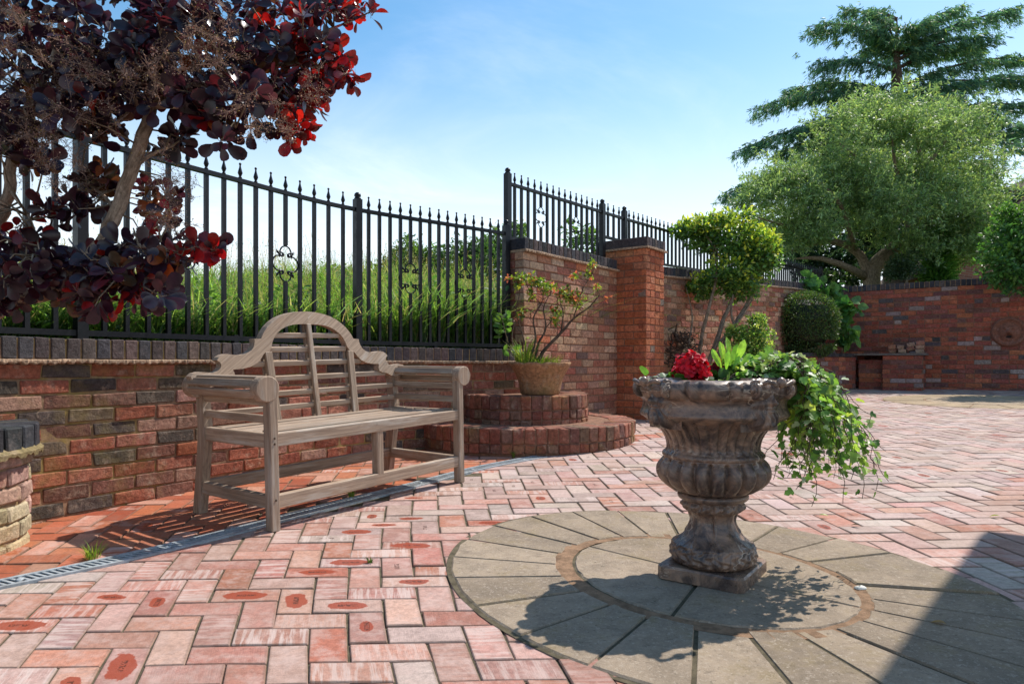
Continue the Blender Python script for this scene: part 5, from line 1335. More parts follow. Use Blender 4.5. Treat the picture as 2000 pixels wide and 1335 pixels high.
shrub('evergreen_shrub', 'grey-green rounded shrub just behind the coping beside the small conifer', 'shrub', [blob(1768, 515, 36, 36, 13), blob(1745, 530, 24, 24, 13)], 1500, .06, [((.05, .09, .04), 3), ((.08, .12, .06), 2)], stem_paths=[trunk_to(1768, 520, 13, 1.8, .04)])
shrub('laurel_bush', 'dense glossy green bush spilling over the far wall at the right', 'bush', [blob(1995, 470, 80, 75, 10.0), blob(1965, 520, 56, 46, 9.9), blob(1985, 430, 46, 44, 10.1), blob(1990, 560, 30, 24, 9.75), blob(2060, 500, 70, 80, 10)], 6800, .07, [((.06, .16, .035), 4), ((.10, .23, .045), 3), ((.04, .10, .025), 2)], stem_paths=[([(8.4, 10.9, 1.8), (8.1, 10.6, 2.3), tuple(P(1995, 480, 10.))], [.07, .06, .02])], tip=([((.12, .26, .035), 2), ((.09, .2, .03), 2)], .62))
# ---------------------------------------------------------------- shrubs in the courtyard
gy = lambda px, Y: g((px-1000)/F*Y, Y)
sp8 = [([P(1372, 742, 7.9), P(1395, 680, 7.9), P(1415, 620, 8.), P(1440, 560, 8.1), P(1460, 510, 8.2)], [.035, .03, .026, .02, .01]), ([P(1380, 742, 7.9), P(1420, 660, 7.9), P(1455, 600, 8.), P(1478, 560, 8.1), P(1490, 510, 8.2)], [.03, .026, .022, .018, .008]),
       ([P(1362, 742, 7.95), P(1370, 660, 8.), P(1385, 600, 8.), P(1400, 530, 8.1), P(1390, 470, 8.2)], [.026, .022, .02, .015, .006]), ([P(1385, 745, 7.8), P(1410, 700, 7.8), P(1436, 660, 7.8), P(1428, 610, 7.85), P(1432, 575, 7.9)], [.02, .016, .015, .012, .006]),
       ([P(1355, 742, 8.), P(1345, 680, 8.), P(1352, 620, 8.1), P(1340, 560, 8.2)], [.018, .014, .01, .004]), ([P(1395, 680, 7.9), P(1440, 630, 7.9), P(1470, 585, 8.)], [.02, .016, .006]), ([P(1430, 570, 8.1), P(1400, 490, 8.1), P(1370, 450, 8.2)], [.014, .01, .004]), ([P(1460, 540, 8.1), P(1490, 500, 8.1), P(1510, 480, 8.2)], [.012, .008, .003])]
shrub('euonymus_shrub', 'leggy yellow-green shrub on bare leaning stems beside the square pillar', 'shrub', [blob(1435, 470, 72, 56, 8.2, 60), blob(1372, 458, 52, 40, 8.3), blob(1478, 500, 52, 66, 8.1), blob(1420, 535, 66, 36, 8.1), blob(1395, 440, 50, 26, 8.3), blob(1500, 490, 30, 46, 8.2), blob(1430, 425, 50, 20, 8.3), blob(1372, 560, 34, 30, 8.2), blob(1440, 560, 60, 34, 8.1), blob(1335, 450, 34, 26, 8.4)], 10500, .055,
      [((.09, .19, .04), 4), ((.13, .25, .05), 3), ((.05, .11, .03), 2)], stem_paths=sp8, tip=([((.46, .50, .05), 3), ((.34, .44, .055), 3), ((.54, .54, .09), 1)], .30), base=P(1372, 742, 7.9))
shrub('variegated_shrub', 'small cone-shaped variegated shrub behind the urn flowers', 'shrub', [blob(1470, 690, 54, 52, 7.5), blob(1470, 655, 44, 38, 7.5), blob(1478, 628, 22, 20, 7.5), blob(1470, 740, 56, 60, 7.5), blob(1424, 650, 16, 16, 7.5)], 8500, .036,
      [((.09, .19, .04), 3), ((.15, .29, .055), 3), ((.06, .12, .03), 2)], stem_paths=[([P(1470, 808, 7.5), P(1470, 740, 7.5), P(1472, 640, 7.5)], [.03, .02, .006])], tip=([((.46, .52, .14), 3), ((.3, .42, .08), 3)], .2), up=.4)
n = 15000; c = P(1570, 632, 10.7); root = empty('topiary_bush', (c[0], c[1], gy(1577, 10.7))); tag(root, 'clipped dark green topiary bush shaped like a rounded drum', 'bush')
d = unit(RNG.normal(0, 1, (n, 3))); sup = (np.abs(d[:, 0])**2.6+np.abs(d[:, 1])**2.6+np.abs(d[:, 2])**2.6)**(-1/2.6); bump_ = 1+.035*np.sin(d[:, 0]*9+1)*np.sin(d[:, 2]*8)+.03*np.sin(d[:, 1]*7)
R_ = np.array([.49, .42, .495]); p = d*(sup*bump_*RNG.uniform(.86, 1.03, n))[:, None]*R_; p[:, 2] -= .10*(p[:, 0] < -.1)*0
p[:, 2] += np.where(p[:, 2] < -.25, (p[:, 0]+.45)*-.10, 0); p = p+np.array([0, 0, c[2]-gy(1577, 10.7)])
V, Fq, C = scatter(DIA[0], DIA[1], p, frames(unit(d+RNG.normal(0, .6, (n, 3))), d+RNG.normal(0, .6, (n, 3))), RNG.uniform(.022, .042, n), colset(n, [((.07, .125, .035), 4), ((.095, .165, .045), 3), ((.045, .085, .028), 3), ((.2, .12, .055), .4)]))
mesh_np('crown', V, Fq, M['leaf'], C, parent=root); stems('trunk', M['barkdark'], [([(.1, 0, -.1), (.08, 0, .35), (0, 0, .9), (0, 0, 1.2)], [.05, .045, .04, .02])], root)
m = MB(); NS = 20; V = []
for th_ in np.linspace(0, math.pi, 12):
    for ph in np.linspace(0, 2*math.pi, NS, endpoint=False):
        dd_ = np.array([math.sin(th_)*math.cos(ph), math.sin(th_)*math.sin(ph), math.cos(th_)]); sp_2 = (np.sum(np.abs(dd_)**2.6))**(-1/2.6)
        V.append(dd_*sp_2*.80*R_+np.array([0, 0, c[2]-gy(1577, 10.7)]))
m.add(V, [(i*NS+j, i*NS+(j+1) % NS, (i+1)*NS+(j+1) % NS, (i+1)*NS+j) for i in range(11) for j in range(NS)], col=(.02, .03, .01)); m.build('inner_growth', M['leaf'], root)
shrub('climbing_plant', 'large-leaved climber in the corner above the clipped topiary bush', 'plant', [blob(1612, 570, 38, 26, 11.2), blob(1650, 605, 24, 34, 11.1), blob(1648, 650, 18, 34, 11.), blob(1580, 556, 20, 18, 11.2), blob(1668, 598, 14, 18, 11.)], 330, .15, [((.10, .24, .06), 3), ((.15, .31, .08), 2), ((.07, .16, .045), 2)],
      leaf=rows_leaf([.03, .36, .46, .34, .03], [0, .22, .45, .75, 1.], .2, .2), stem_paths=[([P(1640, 750, 11.2), P(1645, 680, 11.1), P(1640, 620, 11.1), P(1610, 570, 11.2)], [.015, .012, .01, .004])], crown='leaves', shell=.7)
# heap of cut twigs by the pillar
root = empty('twig_heap', tuple(G(1330, 800))); tag(root, 'tangled heap of dark cut twigs against the wall beside the square pillar', 'twigs'); m = MB(); b0 = G(1330, 800); cT = P(1322, 712, 8.1)
for k in range(420):
    a = random.uniform(0, 6.28); c_ = np.array([random.gauss(0, .16), random.gauss(0, .16), random.uniform(-.02, .95)]); c_[:2] = np.clip(c_[:2], -.24, .24)*(1.25-c_[2]*.6); d_ = unit(np.array([math.cos(a), math.sin(a), random.gauss(0, .55)])); L = random.uniform(.15, .42)
    w0 = c_-d_*L/2; w1 = c_+d_*L/2; mid = (w0+w1)/2+RNG.normal(0, .04, 3); kq = random.uniform(.6, 1.4)
    off3 = np.array([cT[0], cT[1], g(cT[0], cT[1])])-b0
    m.tube(np.array([w0, mid, w1])+off3, [.008*kq, .006*kq, .002], 4)
m.build('twigs', M['barkdark'], root)

# ================================================================== far end of the courtyard
F0 = np.array([5.42, 12.12]); dF = np.array([.8078, -.5895]); nF = np.array([-.5895, -.8078])
def fpt(s, o): return tuple(F0+dF*s+nF*o)
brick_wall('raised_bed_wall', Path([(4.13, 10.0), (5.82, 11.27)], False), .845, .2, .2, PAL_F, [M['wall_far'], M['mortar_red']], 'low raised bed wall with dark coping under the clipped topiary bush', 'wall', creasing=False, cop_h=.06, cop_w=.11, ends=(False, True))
m = MB(); m.add([(4.13, 10.0, .83), (5.82, 11.27, .83), (5.75, 12.0, .83), (5.5, 11.9, .83), (3.7, 9.95, .83)], [(0, 1, 2, 3, 4)]); m.build('bed_soil', M['soil'], bpy.data.objects['raised_bed_wall'])
bbq = empty('brick_barbecue', (*fpt(1.2, .3), g(*fpt(1.2, .3)))); tag(bbq, 'brick barbecue with two sooty piers built against the far wall', 'barbecue')
def pier(name, s0, s1, o1, ztop_, parent):
    br = Bricks(); mo = MB(); L = s1-s0; zb_ = .15; nrw = int((ztop_-zb_)/.075)
    inv_ = np.array(parent.location)
    for r in range(nrw):
        z = ztop_-.075*(r+.5)
        x = -.11*(r % 2)
        while x < L:
            a, b = max(x, 0), min(x+.215, L)
            if b-a > .03: p = fpt(s0+(a+b)/2, o1-.05); br.add(np.array((p[0], p[1], z))-inv_, [(*dF, 0), (*nF, 0), (0, 0, 1)], ((b-a)/2, .05, .0325), .004, pick(PAL_F))
            x += .225
        for e, sg in ((s0, -1), (s1, 1)):
            x = .105 if r % 2 else .0
            while x < o1-.03:
                a, b = max(x, .0), min(x+.215, o1-.102)
                if b-a > .03: p = fpt(e-sg*.05, o1-.102-(a+b)/2+.0); br.add(np.array((p[0], p[1], z))-inv_, [(*nF, 0), (dF[0]*sg, dF[1]*sg, 0), (0, 0, 1)], ((b-a)/2, .049, .0325), .004, pick(PAL_F))
                x += .225
    V = []
    for z in (0., ztop_-.004):
        for s, o_ in ((s0+.008, -.02), (s1-.008, -.02), (s1-.008, o1-.008), (s0+.008, o1-.008)): p = fpt(s, o_); V.append(np.array((p[0], p[1], z))-inv_)
    mo.add(V, [(0, 1, 2, 3), (7, 6, 5, 4), (0, 4, 5, 1), (1, 5, 6, 2), (2, 6, 7, 3), (3, 7, 4, 0)])
    return br.build(name, [M['wall_far'], M['mortar_red']], parent, .002, mo)
pier('side_pier', 1.23, 1.80, .52, .87, bbq); pier('hearth', .86, 1.22, .40, .80, bbq)
m = MB(); V = []
for z in (.872, .905):
    for s, o_ in ((.80, .0), (1.84, .0), (1.84, .54), (.80, .54)): p = fpt(s, o_); V.append((p[0]-bbq.location[0], p[1]-bbq.location[1], z-bbq.location[2]))
m.add(V, [(3, 2, 1, 0), (4, 5, 6, 7), (0, 1, 5, 4), (1, 2, 6, 5), (2, 3, 7, 6), (3, 0, 4, 7)][::1], col=(.17, .14, .125)); m.build('stone_shelf', M['blue'], bbq)
spots = [(1.36, 0, 0, 'pale end brick lowest at the left of the loose stack'), (1.50, 0, .0, 'end brick second from left in the bottom row of the loose stack'), (1.74, 0, .0, 'end brick lowest at the right of the loose stack'), (1.35, 1, .03, 'upper left brick of the loose stack on the barbecue shelf'), (1.475, 1, -.04, 'upper brick beside the left corner of the loose stack'), (1.615, .35, .32, 'tilted brick wedged low in the middle of the loose stack'), (1.625, 1.45, .2, 'tilted brick topmost in the middle of the loose stack'), (1.745, 1, -.03, 'brick second up at the right of the loose stack'), (1.75, 2, .05, 'brick topmost at the right of the loose stack')]
for s, lv, tl, lab in spots:
    b = Bricks(); p = fpt(s, .30); zc_ = .906+.0325+lv*.0655+abs(tl)*.05
    ax = np.array([dF[0]*math.cos(tl), dF[1]*math.cos(tl), math.sin(tl)]); up_ = np.array([-dF[0]*math.sin(tl), -dF[1]*math.sin(tl), math.cos(tl)])
    yw = random.gauss(0, .06); b.add((0, 0, 0), [tuple(ax), (nF[0], nF[1], yw*.3), tuple(up_)], (.054, .107, .0325), .006, pick([((.34, .15, .1), 2), ((.40, .24, .18), 2)]))
    o = b.build('loose_brick', [M['wall']], None, .003); o.location = (p[0], p[1], zc_); tag(o, lab, 'brick', 'loose bricks stacked on the barbecue')
# round terracotta wall plaque with a mask
px_s = 0
for q_ in np.linspace(0, 8, 1600):
    p = F0+dF*q_
    if 1000+F*p[0]/p[1] >= 1970: px_s = q_; break
pc = F0+dF*px_s; zc_ = CH+(HZ-648)/F*pc[1]
plq = empty('wall_plaque', (pc[0]+nF[0]*.004, pc[1]+nF[1]*.004, zc_)); plq.rotation_euler[2] = math.atan2(nF[1], nF[0])-math.pi/2; tag(plq, 'round weathered terracotta plaque with a mask face on the far wall', 'plaque')
m = MB(); NR, NA_ = 22, 56; V = []
for i in range(NR+1):
    r = .235*i/NR
    for j in range(NA_):
        a = 2*math.pi*j/NA_; x, z = r*math.cos(a), r*math.sin(a); G2 = lambda x0, z0, s: math.exp(-((x-x0)**2+(z-z0)**2)/s**2)
        h = .02+.03*math.exp(-((r-.20)/.022)**2)+.07*max(0, 1-(r/.15)**2)+.04*G2(0, .0, .03)+.02*(G2(-.05, .05, .03)+G2(.05, .05, .03))-.03*(G2(-.05, .03, .02)+G2(.05, .03, .02))-.06*G2(0, -.07, .035)*(1 if abs(z+.07) < .03 else .6)
        if r > .14: h += .008*math.cos(a*18)*max(0, 1-abs(r-.165)/.03)
        if i == NR: h = 0
        V.append((x, h, z))
m.add(V, [(i*NA_+j, i*NA_+(j+1) % NA_, (i+1)*NA_+(j+1) % NA_, (i+1)*NA_+j) for i in range(NR) for j in range(NA_)], smooth=True, col=(.24, .10, .065)); m.build('relief', M['wall_far'], plq)
m = MB(); m.lathe([(.001, 0), (.03, .001), (.03, .012), (.001, .012)], 16); v = m.v[-1]; m.v[-1] = np.c_[v[:, 0]*1.3, .072+v[:, 2], v[:, 1]*.45-.075]; m.build('mouth_shade', M['dark'], plq)  # flat black disc paints the shade of the open mouth

# ================================================================== houses
hs_ = empty('brick_house', (13.4, 20, 1.5)); tag(hs_, 'red brick house gable glimpsed between the conifer and the bush at right', 'house')
m = MB(); V = [(0, 0, 0), (7, -1.5, 0), (7, -1.5, 2.3), (3.5, -.75, 5.4), (0, 0, 2.3)]; V2 = [(x+1.5, y+7, z) for x, y, z in V]
m.add(V+V2, [(0, 1, 2, 3, 4), (9, 8, 7, 6, 5), (0, 4, 9, 5), (1, 6, 7, 2)])
t = NT('house_brickwork'); bt = t.n('ShaderNodeTexBrick'); mp = t.n('ShaderNodeMapping'); mp.inputs['Rotation'].default_value = (math.radians(90), 0, math.radians(-12)); t.l(t.obj(), mp.inputs[0]); t.l(mp.outputs[0], bt.inputs['Vector'])
bt.inputs['Scale'].default_value = 1; bt.inputs['Brick Width'].default_value = .225; bt.inputs['Row Height'].default_value = .075; bt.inputs['Mortar Size'].default_value = .006
bt.inputs['Color1'].default_value = (.34, .13, .085, 1); bt.inputs['Color2'].default_value = (.24, .10, .07, 1); bt.inputs['Mortar'].default_value = (.32, .25, .2, 1)
m.build('wall', t.done(t.bsdf(bt.outputs['Color'], .9, t.bump(bt.outputs['Fac'], -.4, .01), .2)), hs_)
m = MB(); n2 = np.array([1.5, 7, 0])/7.16
for sgn, e0, e1_ in ((-1, np.array([0, 0, 2.3]), np.array([3.5, -.75, 5.4])), (1, np.array([7, -1.5, 2.3]), np.array([3.5, -.75, 5.4]))):
    d_ = unit(e1_-e0); a0 = e0-d_*.35-n2*.3; b0_ = e1_-n2*.3; a1 = a0+n2*7.7; b1 = b0_+n2*7.7; up_ = np.array([0, 0, .16])
    m.add([a0+up_*.2, b0_+up_*.2, b1+up_*.2, a1+up_*.2, a0+up_*1.2, b0_+up_*1.2, b1+up_*1.2, a1+up_*1.2], [(0, 1, 2, 3), (7, 6, 5, 4), (0, 4, 5, 1), (1, 5, 6, 2), (2, 6, 7, 3), (3, 7, 4, 0)])
m.build('roof', M['rooftile'], hs_)
# unseen roof, added and shaped only to throw the shade at lower right
H_ = 3.1; sd = np.array([.673, .740]); qn = np.array([.788, -.616]); cot = 1/math.tan(math.radians(53)); pw = np.array([1.90, 2.71])+np.array([.765, .645])*H_*cot
hw = empty('shade_roof', (pw[0], pw[1], 0)); tag(hw, 'unseen flat roof on posts, added to shade the lower right of the patio', 'shade_roof')
def slab_box(name, a0, a1, b0_, b1, z0, z1, mat):
    m = MB(); V = []
    for z in (z0, z1):
        for a, b in ((a0, b0_), (a1, b0_), (a1, b1), (a0, b1)): p = qn*a-sd*b; V.append((p[0], p[1], z))
    m.add(V, [(0, 3, 2, 1), (4, 5, 6, 7), (0, 1, 5, 4), (1, 2, 6, 5), (2, 3, 7, 6), (3, 0, 4, 7)]); return m.build(name, mat, hw)
slab_box('roof', 0, 3.6, 0, 3.2, H_-.1, H_+.04, M['rooftile'])
for a, b in ((3.3, .2), (3.3, 2.8)): slab_box('post', a, a+.14, b, b+.14, .0, H_-.101, M['barkgrey'])
for k in range(5): slab_box('rafter', .1, 3.5, .2+.65*k, .26+.65*k, H_-.24, H_-.102, M['barkgrey'])
random.seed(55); RNG = np.random.default_rng(55)
# ================================================================== clay pot and azalea
pc_ = np.array([.235, 5.55]); pot = empty('clay_pot', (pc_[0], pc_[1], z2+.002)); tag(pot, 'weathered fluted clay pot standing on the round brick plinth', 'pot')
m = MB(); n = 120; a = np.linspace(0, 2*np.pi, n, endpoint=False); V = []; pr = [(0, .155), (.006, .164), (.05, .170), (.11, .182), (.16, .202), (.205, .228), (.235, .245), (.25, .252), (.262, .250), (.262, .232), (.22, .21), (.215, .2)]
for h, r in pr:
    k = np.clip(h/.22, 0, 1)**1.2; lob = np.abs(np.cos(a*5))**.7; rr_ = r*(1+.055*k*(lob-.6)); V.append(np.c_[rr_*np.cos(a), rr_*np.sin(a), h+.012*k*(lob-.5)*(h > .15)])
k = len(pr); m.add(np.concatenate(V), [(i*n+j, i*n+(j+1) % n, (i+1)*n+(j+1) % n, (i+1)*n+j) for i in range(k-1) for j in range(n)]+[tuple(range(n-1, -1, -1))], smooth=True, col=(.36, .19, .095)); m.build('body', M['pot'], pot)
m = MB(); m.lathe([(.001, .235), (.12, .232), (.19, .216), (.195, .20)], 32); m.build('soil', M['soil'], pot)
az = empty('azalea', (pc_[0], pc_[1], z2+.23)); tag(az, 'straggly azalea with bare twisted stems and yellow-green leaf tips in the clay pot', 'plant'); iv = np.array(az.location)
Q = lambda px, py, Y=5.55: P(px, py, Y)-iv
bp_ = [([Q(1050, 705), Q(1066, 680), Q(1096, 650), Q(1120, 622), Q(1150, 600, 5.5), Q(1172, 575, 5.45)], [.016, .015, .012, .009, .006, .003]), ([Q(1044, 705), Q(1052, 670), Q(1066, 640), Q(1062, 600), Q(1080, 565)], [.012, .010, .008, .005, .002]), ([Q(1036, 705), Q(1046, 660), Q(1042, 620), Q(1060, 585), Q(1052, 560)], [.011, .009, .007, .004, .002]),
       ([Q(1030, 700), Q(1020, 650), Q(1008, 610), Q(1015, 570), Q(1010, 545)], [.008, .006, .004, .003, .001]), ([Q(1096, 650), Q(1100, 610), Q(1094, 585), Q(1110, 575)], [.008, .005, .003, .001]), ([Q(1120, 622), Q(1130, 590), Q(1140, 560), Q(1155, 540)], [.006, .004, .003, .001]), ([Q(1062, 600), Q(1040, 575), Q(1030, 560)], [.004, .002, .001]), ([Q(1066, 640), Q(1090, 610), Q(1105, 600)], [.005, .003, .001]), ([Q(1060, 585), Q(1082, 572), Q(1098, 570)], [.003, .002, .001]), ([Q(1150, 600, 5.5), Q(1166, 598), Q(1180, 585)], [.004, .002, .001]), ([Q(1020, 650), Q(1002, 630), Q(1000, 600)], [.004, .002, .001])]
tips = []; 
for px, py, rx, ry, n_ in [(1020, 545, 22, 10, 30), (1046, 550, 14, 9, 16), (1072, 562, 22, 9, 24), (1098, 572, 18, 10, 22), (1125, 582, 14, 9, 16), (1130, 592, 12, 6, 8), (1012, 560, 8, 8, 6), (1088, 610, 14, 12, 14), (1108, 582, 14, 8, 10), (1150, 535, 10, 8, 8), (1160, 515, 8, 5, 5), (1165, 560, 8, 6, 5), (1125, 540, 10, 6, 5), (1020, 615, 12, 8, 8), (1085, 625, 10, 12, 8), (1035, 575, 16, 10, 9), (1183, 580, 6, 4, 2)]:
    for _ in range(n_): tips.append(Q(px+random.gauss(0, .5)*rx, py+random.gauss(0, .5)*ry, 5.55+random.gauss(0, .09)))
srcs = np.concatenate([np.linspace(np.asarray(a_[i]), np.asarray(a_[i+1]), 6) for a_, b_ in bp_ for i in range(1, len(a_)-1)])
for t in tips[::2]:
    j = np.argmin(np.sum((srcs-t)**2, 1)); s_ = srcs[j]; mid = (s_+t)/2+RNG.normal(0, .012, 3); bp_.append(([s_, mid, t], [.0026, .0018, .001]))
for _ in range(50):
    s_ = srcs[random.randrange(len(srcs))]; e_ = s_+RNG.normal(0, .045, 3)+np.array([0, 0, .03]); bp_.append(([s_, (s_+e_)/2+RNG.normal(0, .01, 3), e_], [.002, .0013, .0006]))
stems('stems', M['barkdark'], bp_, az, 6)
parts = []; tips = np.array(tips); k = 8; n = len(tips)*k; ax = unit(RNG.normal(0, 1, (n, 3))+np.array([0, 0, .55])); col = colset(n, [((.16, .24, .03), 4), ((.28, .32, .04), 3), ((.08, .15, .03), 3), ((.42, .14, .07), 1.2)])
pk = np.repeat(RNG.random(len(tips)) < .13, k); col[pk] = colset(int(pk.sum()), [((.46, .12, .09), 2), ((.5, .22, .1), 1)])
V, Fq, C = scatter(OVA[0], OVA[1], np.repeat(tips, k, axis=0)+RNG.normal(0, .006, (n, 3)), frames(ax, RNG.normal(0, .4, (n, 3))+np.array([0, 0, 1])), RNG.uniform(.022, .042, n), col); mesh_np('leaves', V, Fq, M['leaf'], C, parent=az)
def tuft(name, label, cen, n, h, spread, cat='grass', pal=None, group=None):
    th = RNG.uniform(0, 6.28, n); r = spread*RNG.random(n)**.6; b0 = np.c_[r*np.cos(th), r*np.sin(th), np.zeros(n)]; H = RNG.uniform(.4, 1, n)*h; d_ = np.c_[np.cos(th), np.sin(th)]*RNG.uniform(.1, .8, n)[:, None]*H[:, None]
    w_ = RNG.uniform(.0012, .003, n)*max(1, h/.12); V = np.zeros((n, 8, 3))
    for i_, (t, wv) in enumerate(zip((0, .4, .75, 1), (1, .9, .55, .08))):
        for s_, j in ((-1, 0), (1, 1)): V[:, i_*2+j] = b0+np.c_[d_*t*t, H*(t-.2*t*t)]+np.c_[-np.sin(th), np.cos(th), 0*th]*(s_*w_*wv)[:, None]
    Fq = (np.array([(0, 1, 3, 2), (2, 3, 5, 4), (4, 5, 7, 6)])[None]+(np.arange(n)*8)[:, None, None]).reshape(-1, 4)
    o = mesh_np(name, V.reshape(-1, 3), Fq, M['grass'], np.repeat(colset(n, pal or [((.16, .25, .04), 3), ((.25, .3, .06), 2), ((.3, .27, .12), .6)]), 8, axis=0), loc=tuple(cen)); tag(o, label, cat, group); return o
tuft('grass_tuft', 'pale green weed grass filling the top of the clay pot', (pc_[0], pc_[1], z2+.22), 420, .15, .18)
tuft('grass_tuft', 'taller grass blades at the left edge of the clay pot', (pc_[0]-.13, pc_[1]-.05, z2+.22), 90, .32, .07)
tuft('weed_tuft', 'small green weed tuft beside the slot drain near the planter', G(181, 1090), 60, .085, .03, 'weed')
tuft('weed_tuft', 'small weed growing in the slot drain under the bench', G(688, 972), 40, .075, .02, 'weed')
tuft('weed_tuft', 'tiny weed at the foot of the round plinth by the drain end', G(1003, 893), 26, .07, .012, 'weed')
tuft('weed_tuft', 'dark little weed in a paving joint left of the round feature', G(723, 1098), 24, .03, .012, 'weed', [((.06, .10, .03), 2), ((.13, .14, .05), 1)])
tuft('weed_tuft', 'mossy tuft on the step of the round plinth behind the bench arm', (-.40, 5.72, z2-.0), 50, .06, .06, 'weed')
# ================================================================== plants in the urn
UX, UY = uc2[:2]; UZ = g(UX, UY)+.006+.640
ger = empty('geranium', (UX-.08, UY-.06, UZ)); tag(ger, 'red geranium with one large bright flower head in the urn', 'flower'); iv = np.array(ger.location)
def florets(name, cen, R, n, pal, size, par, iv):
    d = unit(RNG.normal(0, 1, (n, 3))+np.array([0, -.15, .25])); c = cen-iv+d*R*RNG.uniform(.55, 1.08, (n, 1)); parts = []; d = unit(d+RNG.normal(0, .35, (n, 3)))
    e = unit(np.cross(d, RNG.normal(0, 1, (n, 3)))); f = np.cross(d, e)
    for k in range(5):
        an = 2*math.pi*k/5; ax = unit(e*math.cos(an)+f*math.sin(an)+d*RNG.uniform(.15, .9, (n, 1))+RNG.normal(0, .12, (n, 3))); parts.append(scatter(PET[0], PET[1], c, frames(ax, d), size*RNG.uniform(.8, 1.2, n), colset(n, pal)))
    V, Fq, C = merge(parts); mesh_np(name, V, Fq, M['petal'], C, parent=par)
PET = rows_leaf([.06, .28, .42, .38, .14], [0, .35, .65, .9, 1.], .35, .45)
RED = [((.62, .008, .025), 4), ((.36, .004, .014), 3), ((.8, .03, .07), 2)]
fc = P(1350, 719, UY-.10)
florets('flower_head', fc, .050, 84, RED, .0175, ger, iv); florets('flower_head', P(1372, 738, UY-.10), .028, 30, RED, .0165, ger, iv); florets('flower_head', P(1330, 730, UY-.08), .026, 26, RED, .0165, ger, iv)
stems('stems', M['leaf'] if False else M['bark'], [([(0, 0, 0), (0, -.02, .03), tuple(fc-iv)], [.004, .004, .003])], ger)
k = 46; p = np.c_[RNG.normal(-.02, .07, k), RNG.normal(0, .06, k), RNG.uniform(0, .055, k)]
V, Fq, C = scatter(*rows_leaf([.05, .42, .52, .42, .1], [0, .25, .5, .8, 1.], .12, .1), p, frames(unit(RNG.normal(0, 1, (k, 3))+np.array([0, -.3, .2])), RNG.normal(0, .3, (k, 3))+np.array([0, 0, 1])), RNG.uniform(.035, .055, k), colset(k, [((.05, .13, .025), 2), ((.08, .19, .03), 2)])); mesh_np('leaves', V, Fq, M['leaf'], C, parent=ger)
bed = empty('bedding_plant', (UX+.05, UY, UZ)); tag(bed, 'bedding plant with upright lime-green leaves and a small dark red flower in the urn', 'flower'); iv = np.array(bed.location)
p = []; ax = []; s = []
for px, py, L, lean in [(1398, 706, .06, -.35), (1412, 698, .075, -.1), (1424, 690, .08, .1), (1434, 700, .075, .3), (1446, 696, .085, .35), (1404, 714, .055, -.5), (1456, 710, .055, .7), (1420, 712, .06, .0), (1438, 716, .05, .5)]:
    c = P(px, py-8, UY-.06+random.gauss(0, .02))-iv; d_ = unit([lean, random.gauss(-.25, .15), 1]); p.append(c-d_*L*.5); ax.append(d_); s.append(L)
k = len(p); V, Fq, C = scatter(*rows_leaf([.04, .11, .17, .14, .02], [0, .3, .6, .85, 1.], .3, .25), np.array(p), frames(np.array(ax), np.tile((0, -1., .4), (k, 1))+RNG.normal(0, .3, (k, 3))), np.array(s), colset(k, [((.32, .56, .07), 2), ((.24, .46, .06), 2)])); mesh_np('leaves', V, Fq, M['leaf'], C, parent=bed)
florets('flower_head', P(1404, 718, UY-.02), .022, 22, [((.20, .008, .02), 2), ((.34, .02, .03), 1)], .018, bed, iv)
# ivy
ivy = empty('trailing_ivy', (UX+.12, UY, UZ)); tag(ivy, 'variegated ivy heaped in the urn and trailing over its right side', 'plant'); iv = np.array(ivy.location)
IV = np.array([(0, 0, 0), (.02, -.32, .04), (.30, -.50, .05), (.42, -.26, .03), (.72, -.30, .04), (1.0, 0, -.10), (.72, .30, .04), (.42, .26, .03), (.30, .50, .05), (.02, .32, .04), (.38, 0, -.02), (.70, 0, -.04)])
IVF = [(0, 1, 2, 10), (2, 3, 11, 10), (3, 4, 5, 11), (11, 5, 6, 7), (10, 11, 7, 8), (0, 10, 8, 9)]
paths = []; lp = []; la = []; lu = []; ls = []
ends = []
for _ in range(98):
    t = random.random(); ex = 1560+random.gauss(0, 1)*60+70*t; ey = 785+155*random.random()**.9
    ends.append((ex, ey, UY+random.uniform(-.16, .22)))
ends += [(1728, 882, UY), (1733, 940, UY-.05), (1648, 985, UY-.1), (1720, 955, UY+.05), (1560, 955, UY-.1), (1585, 985, UY-.08), (1690, 915, UY), (1512, 858, UY+.05), (1540, 930, UY), (1700, 860, UY+.1), (1690, 975, UY-.12)]
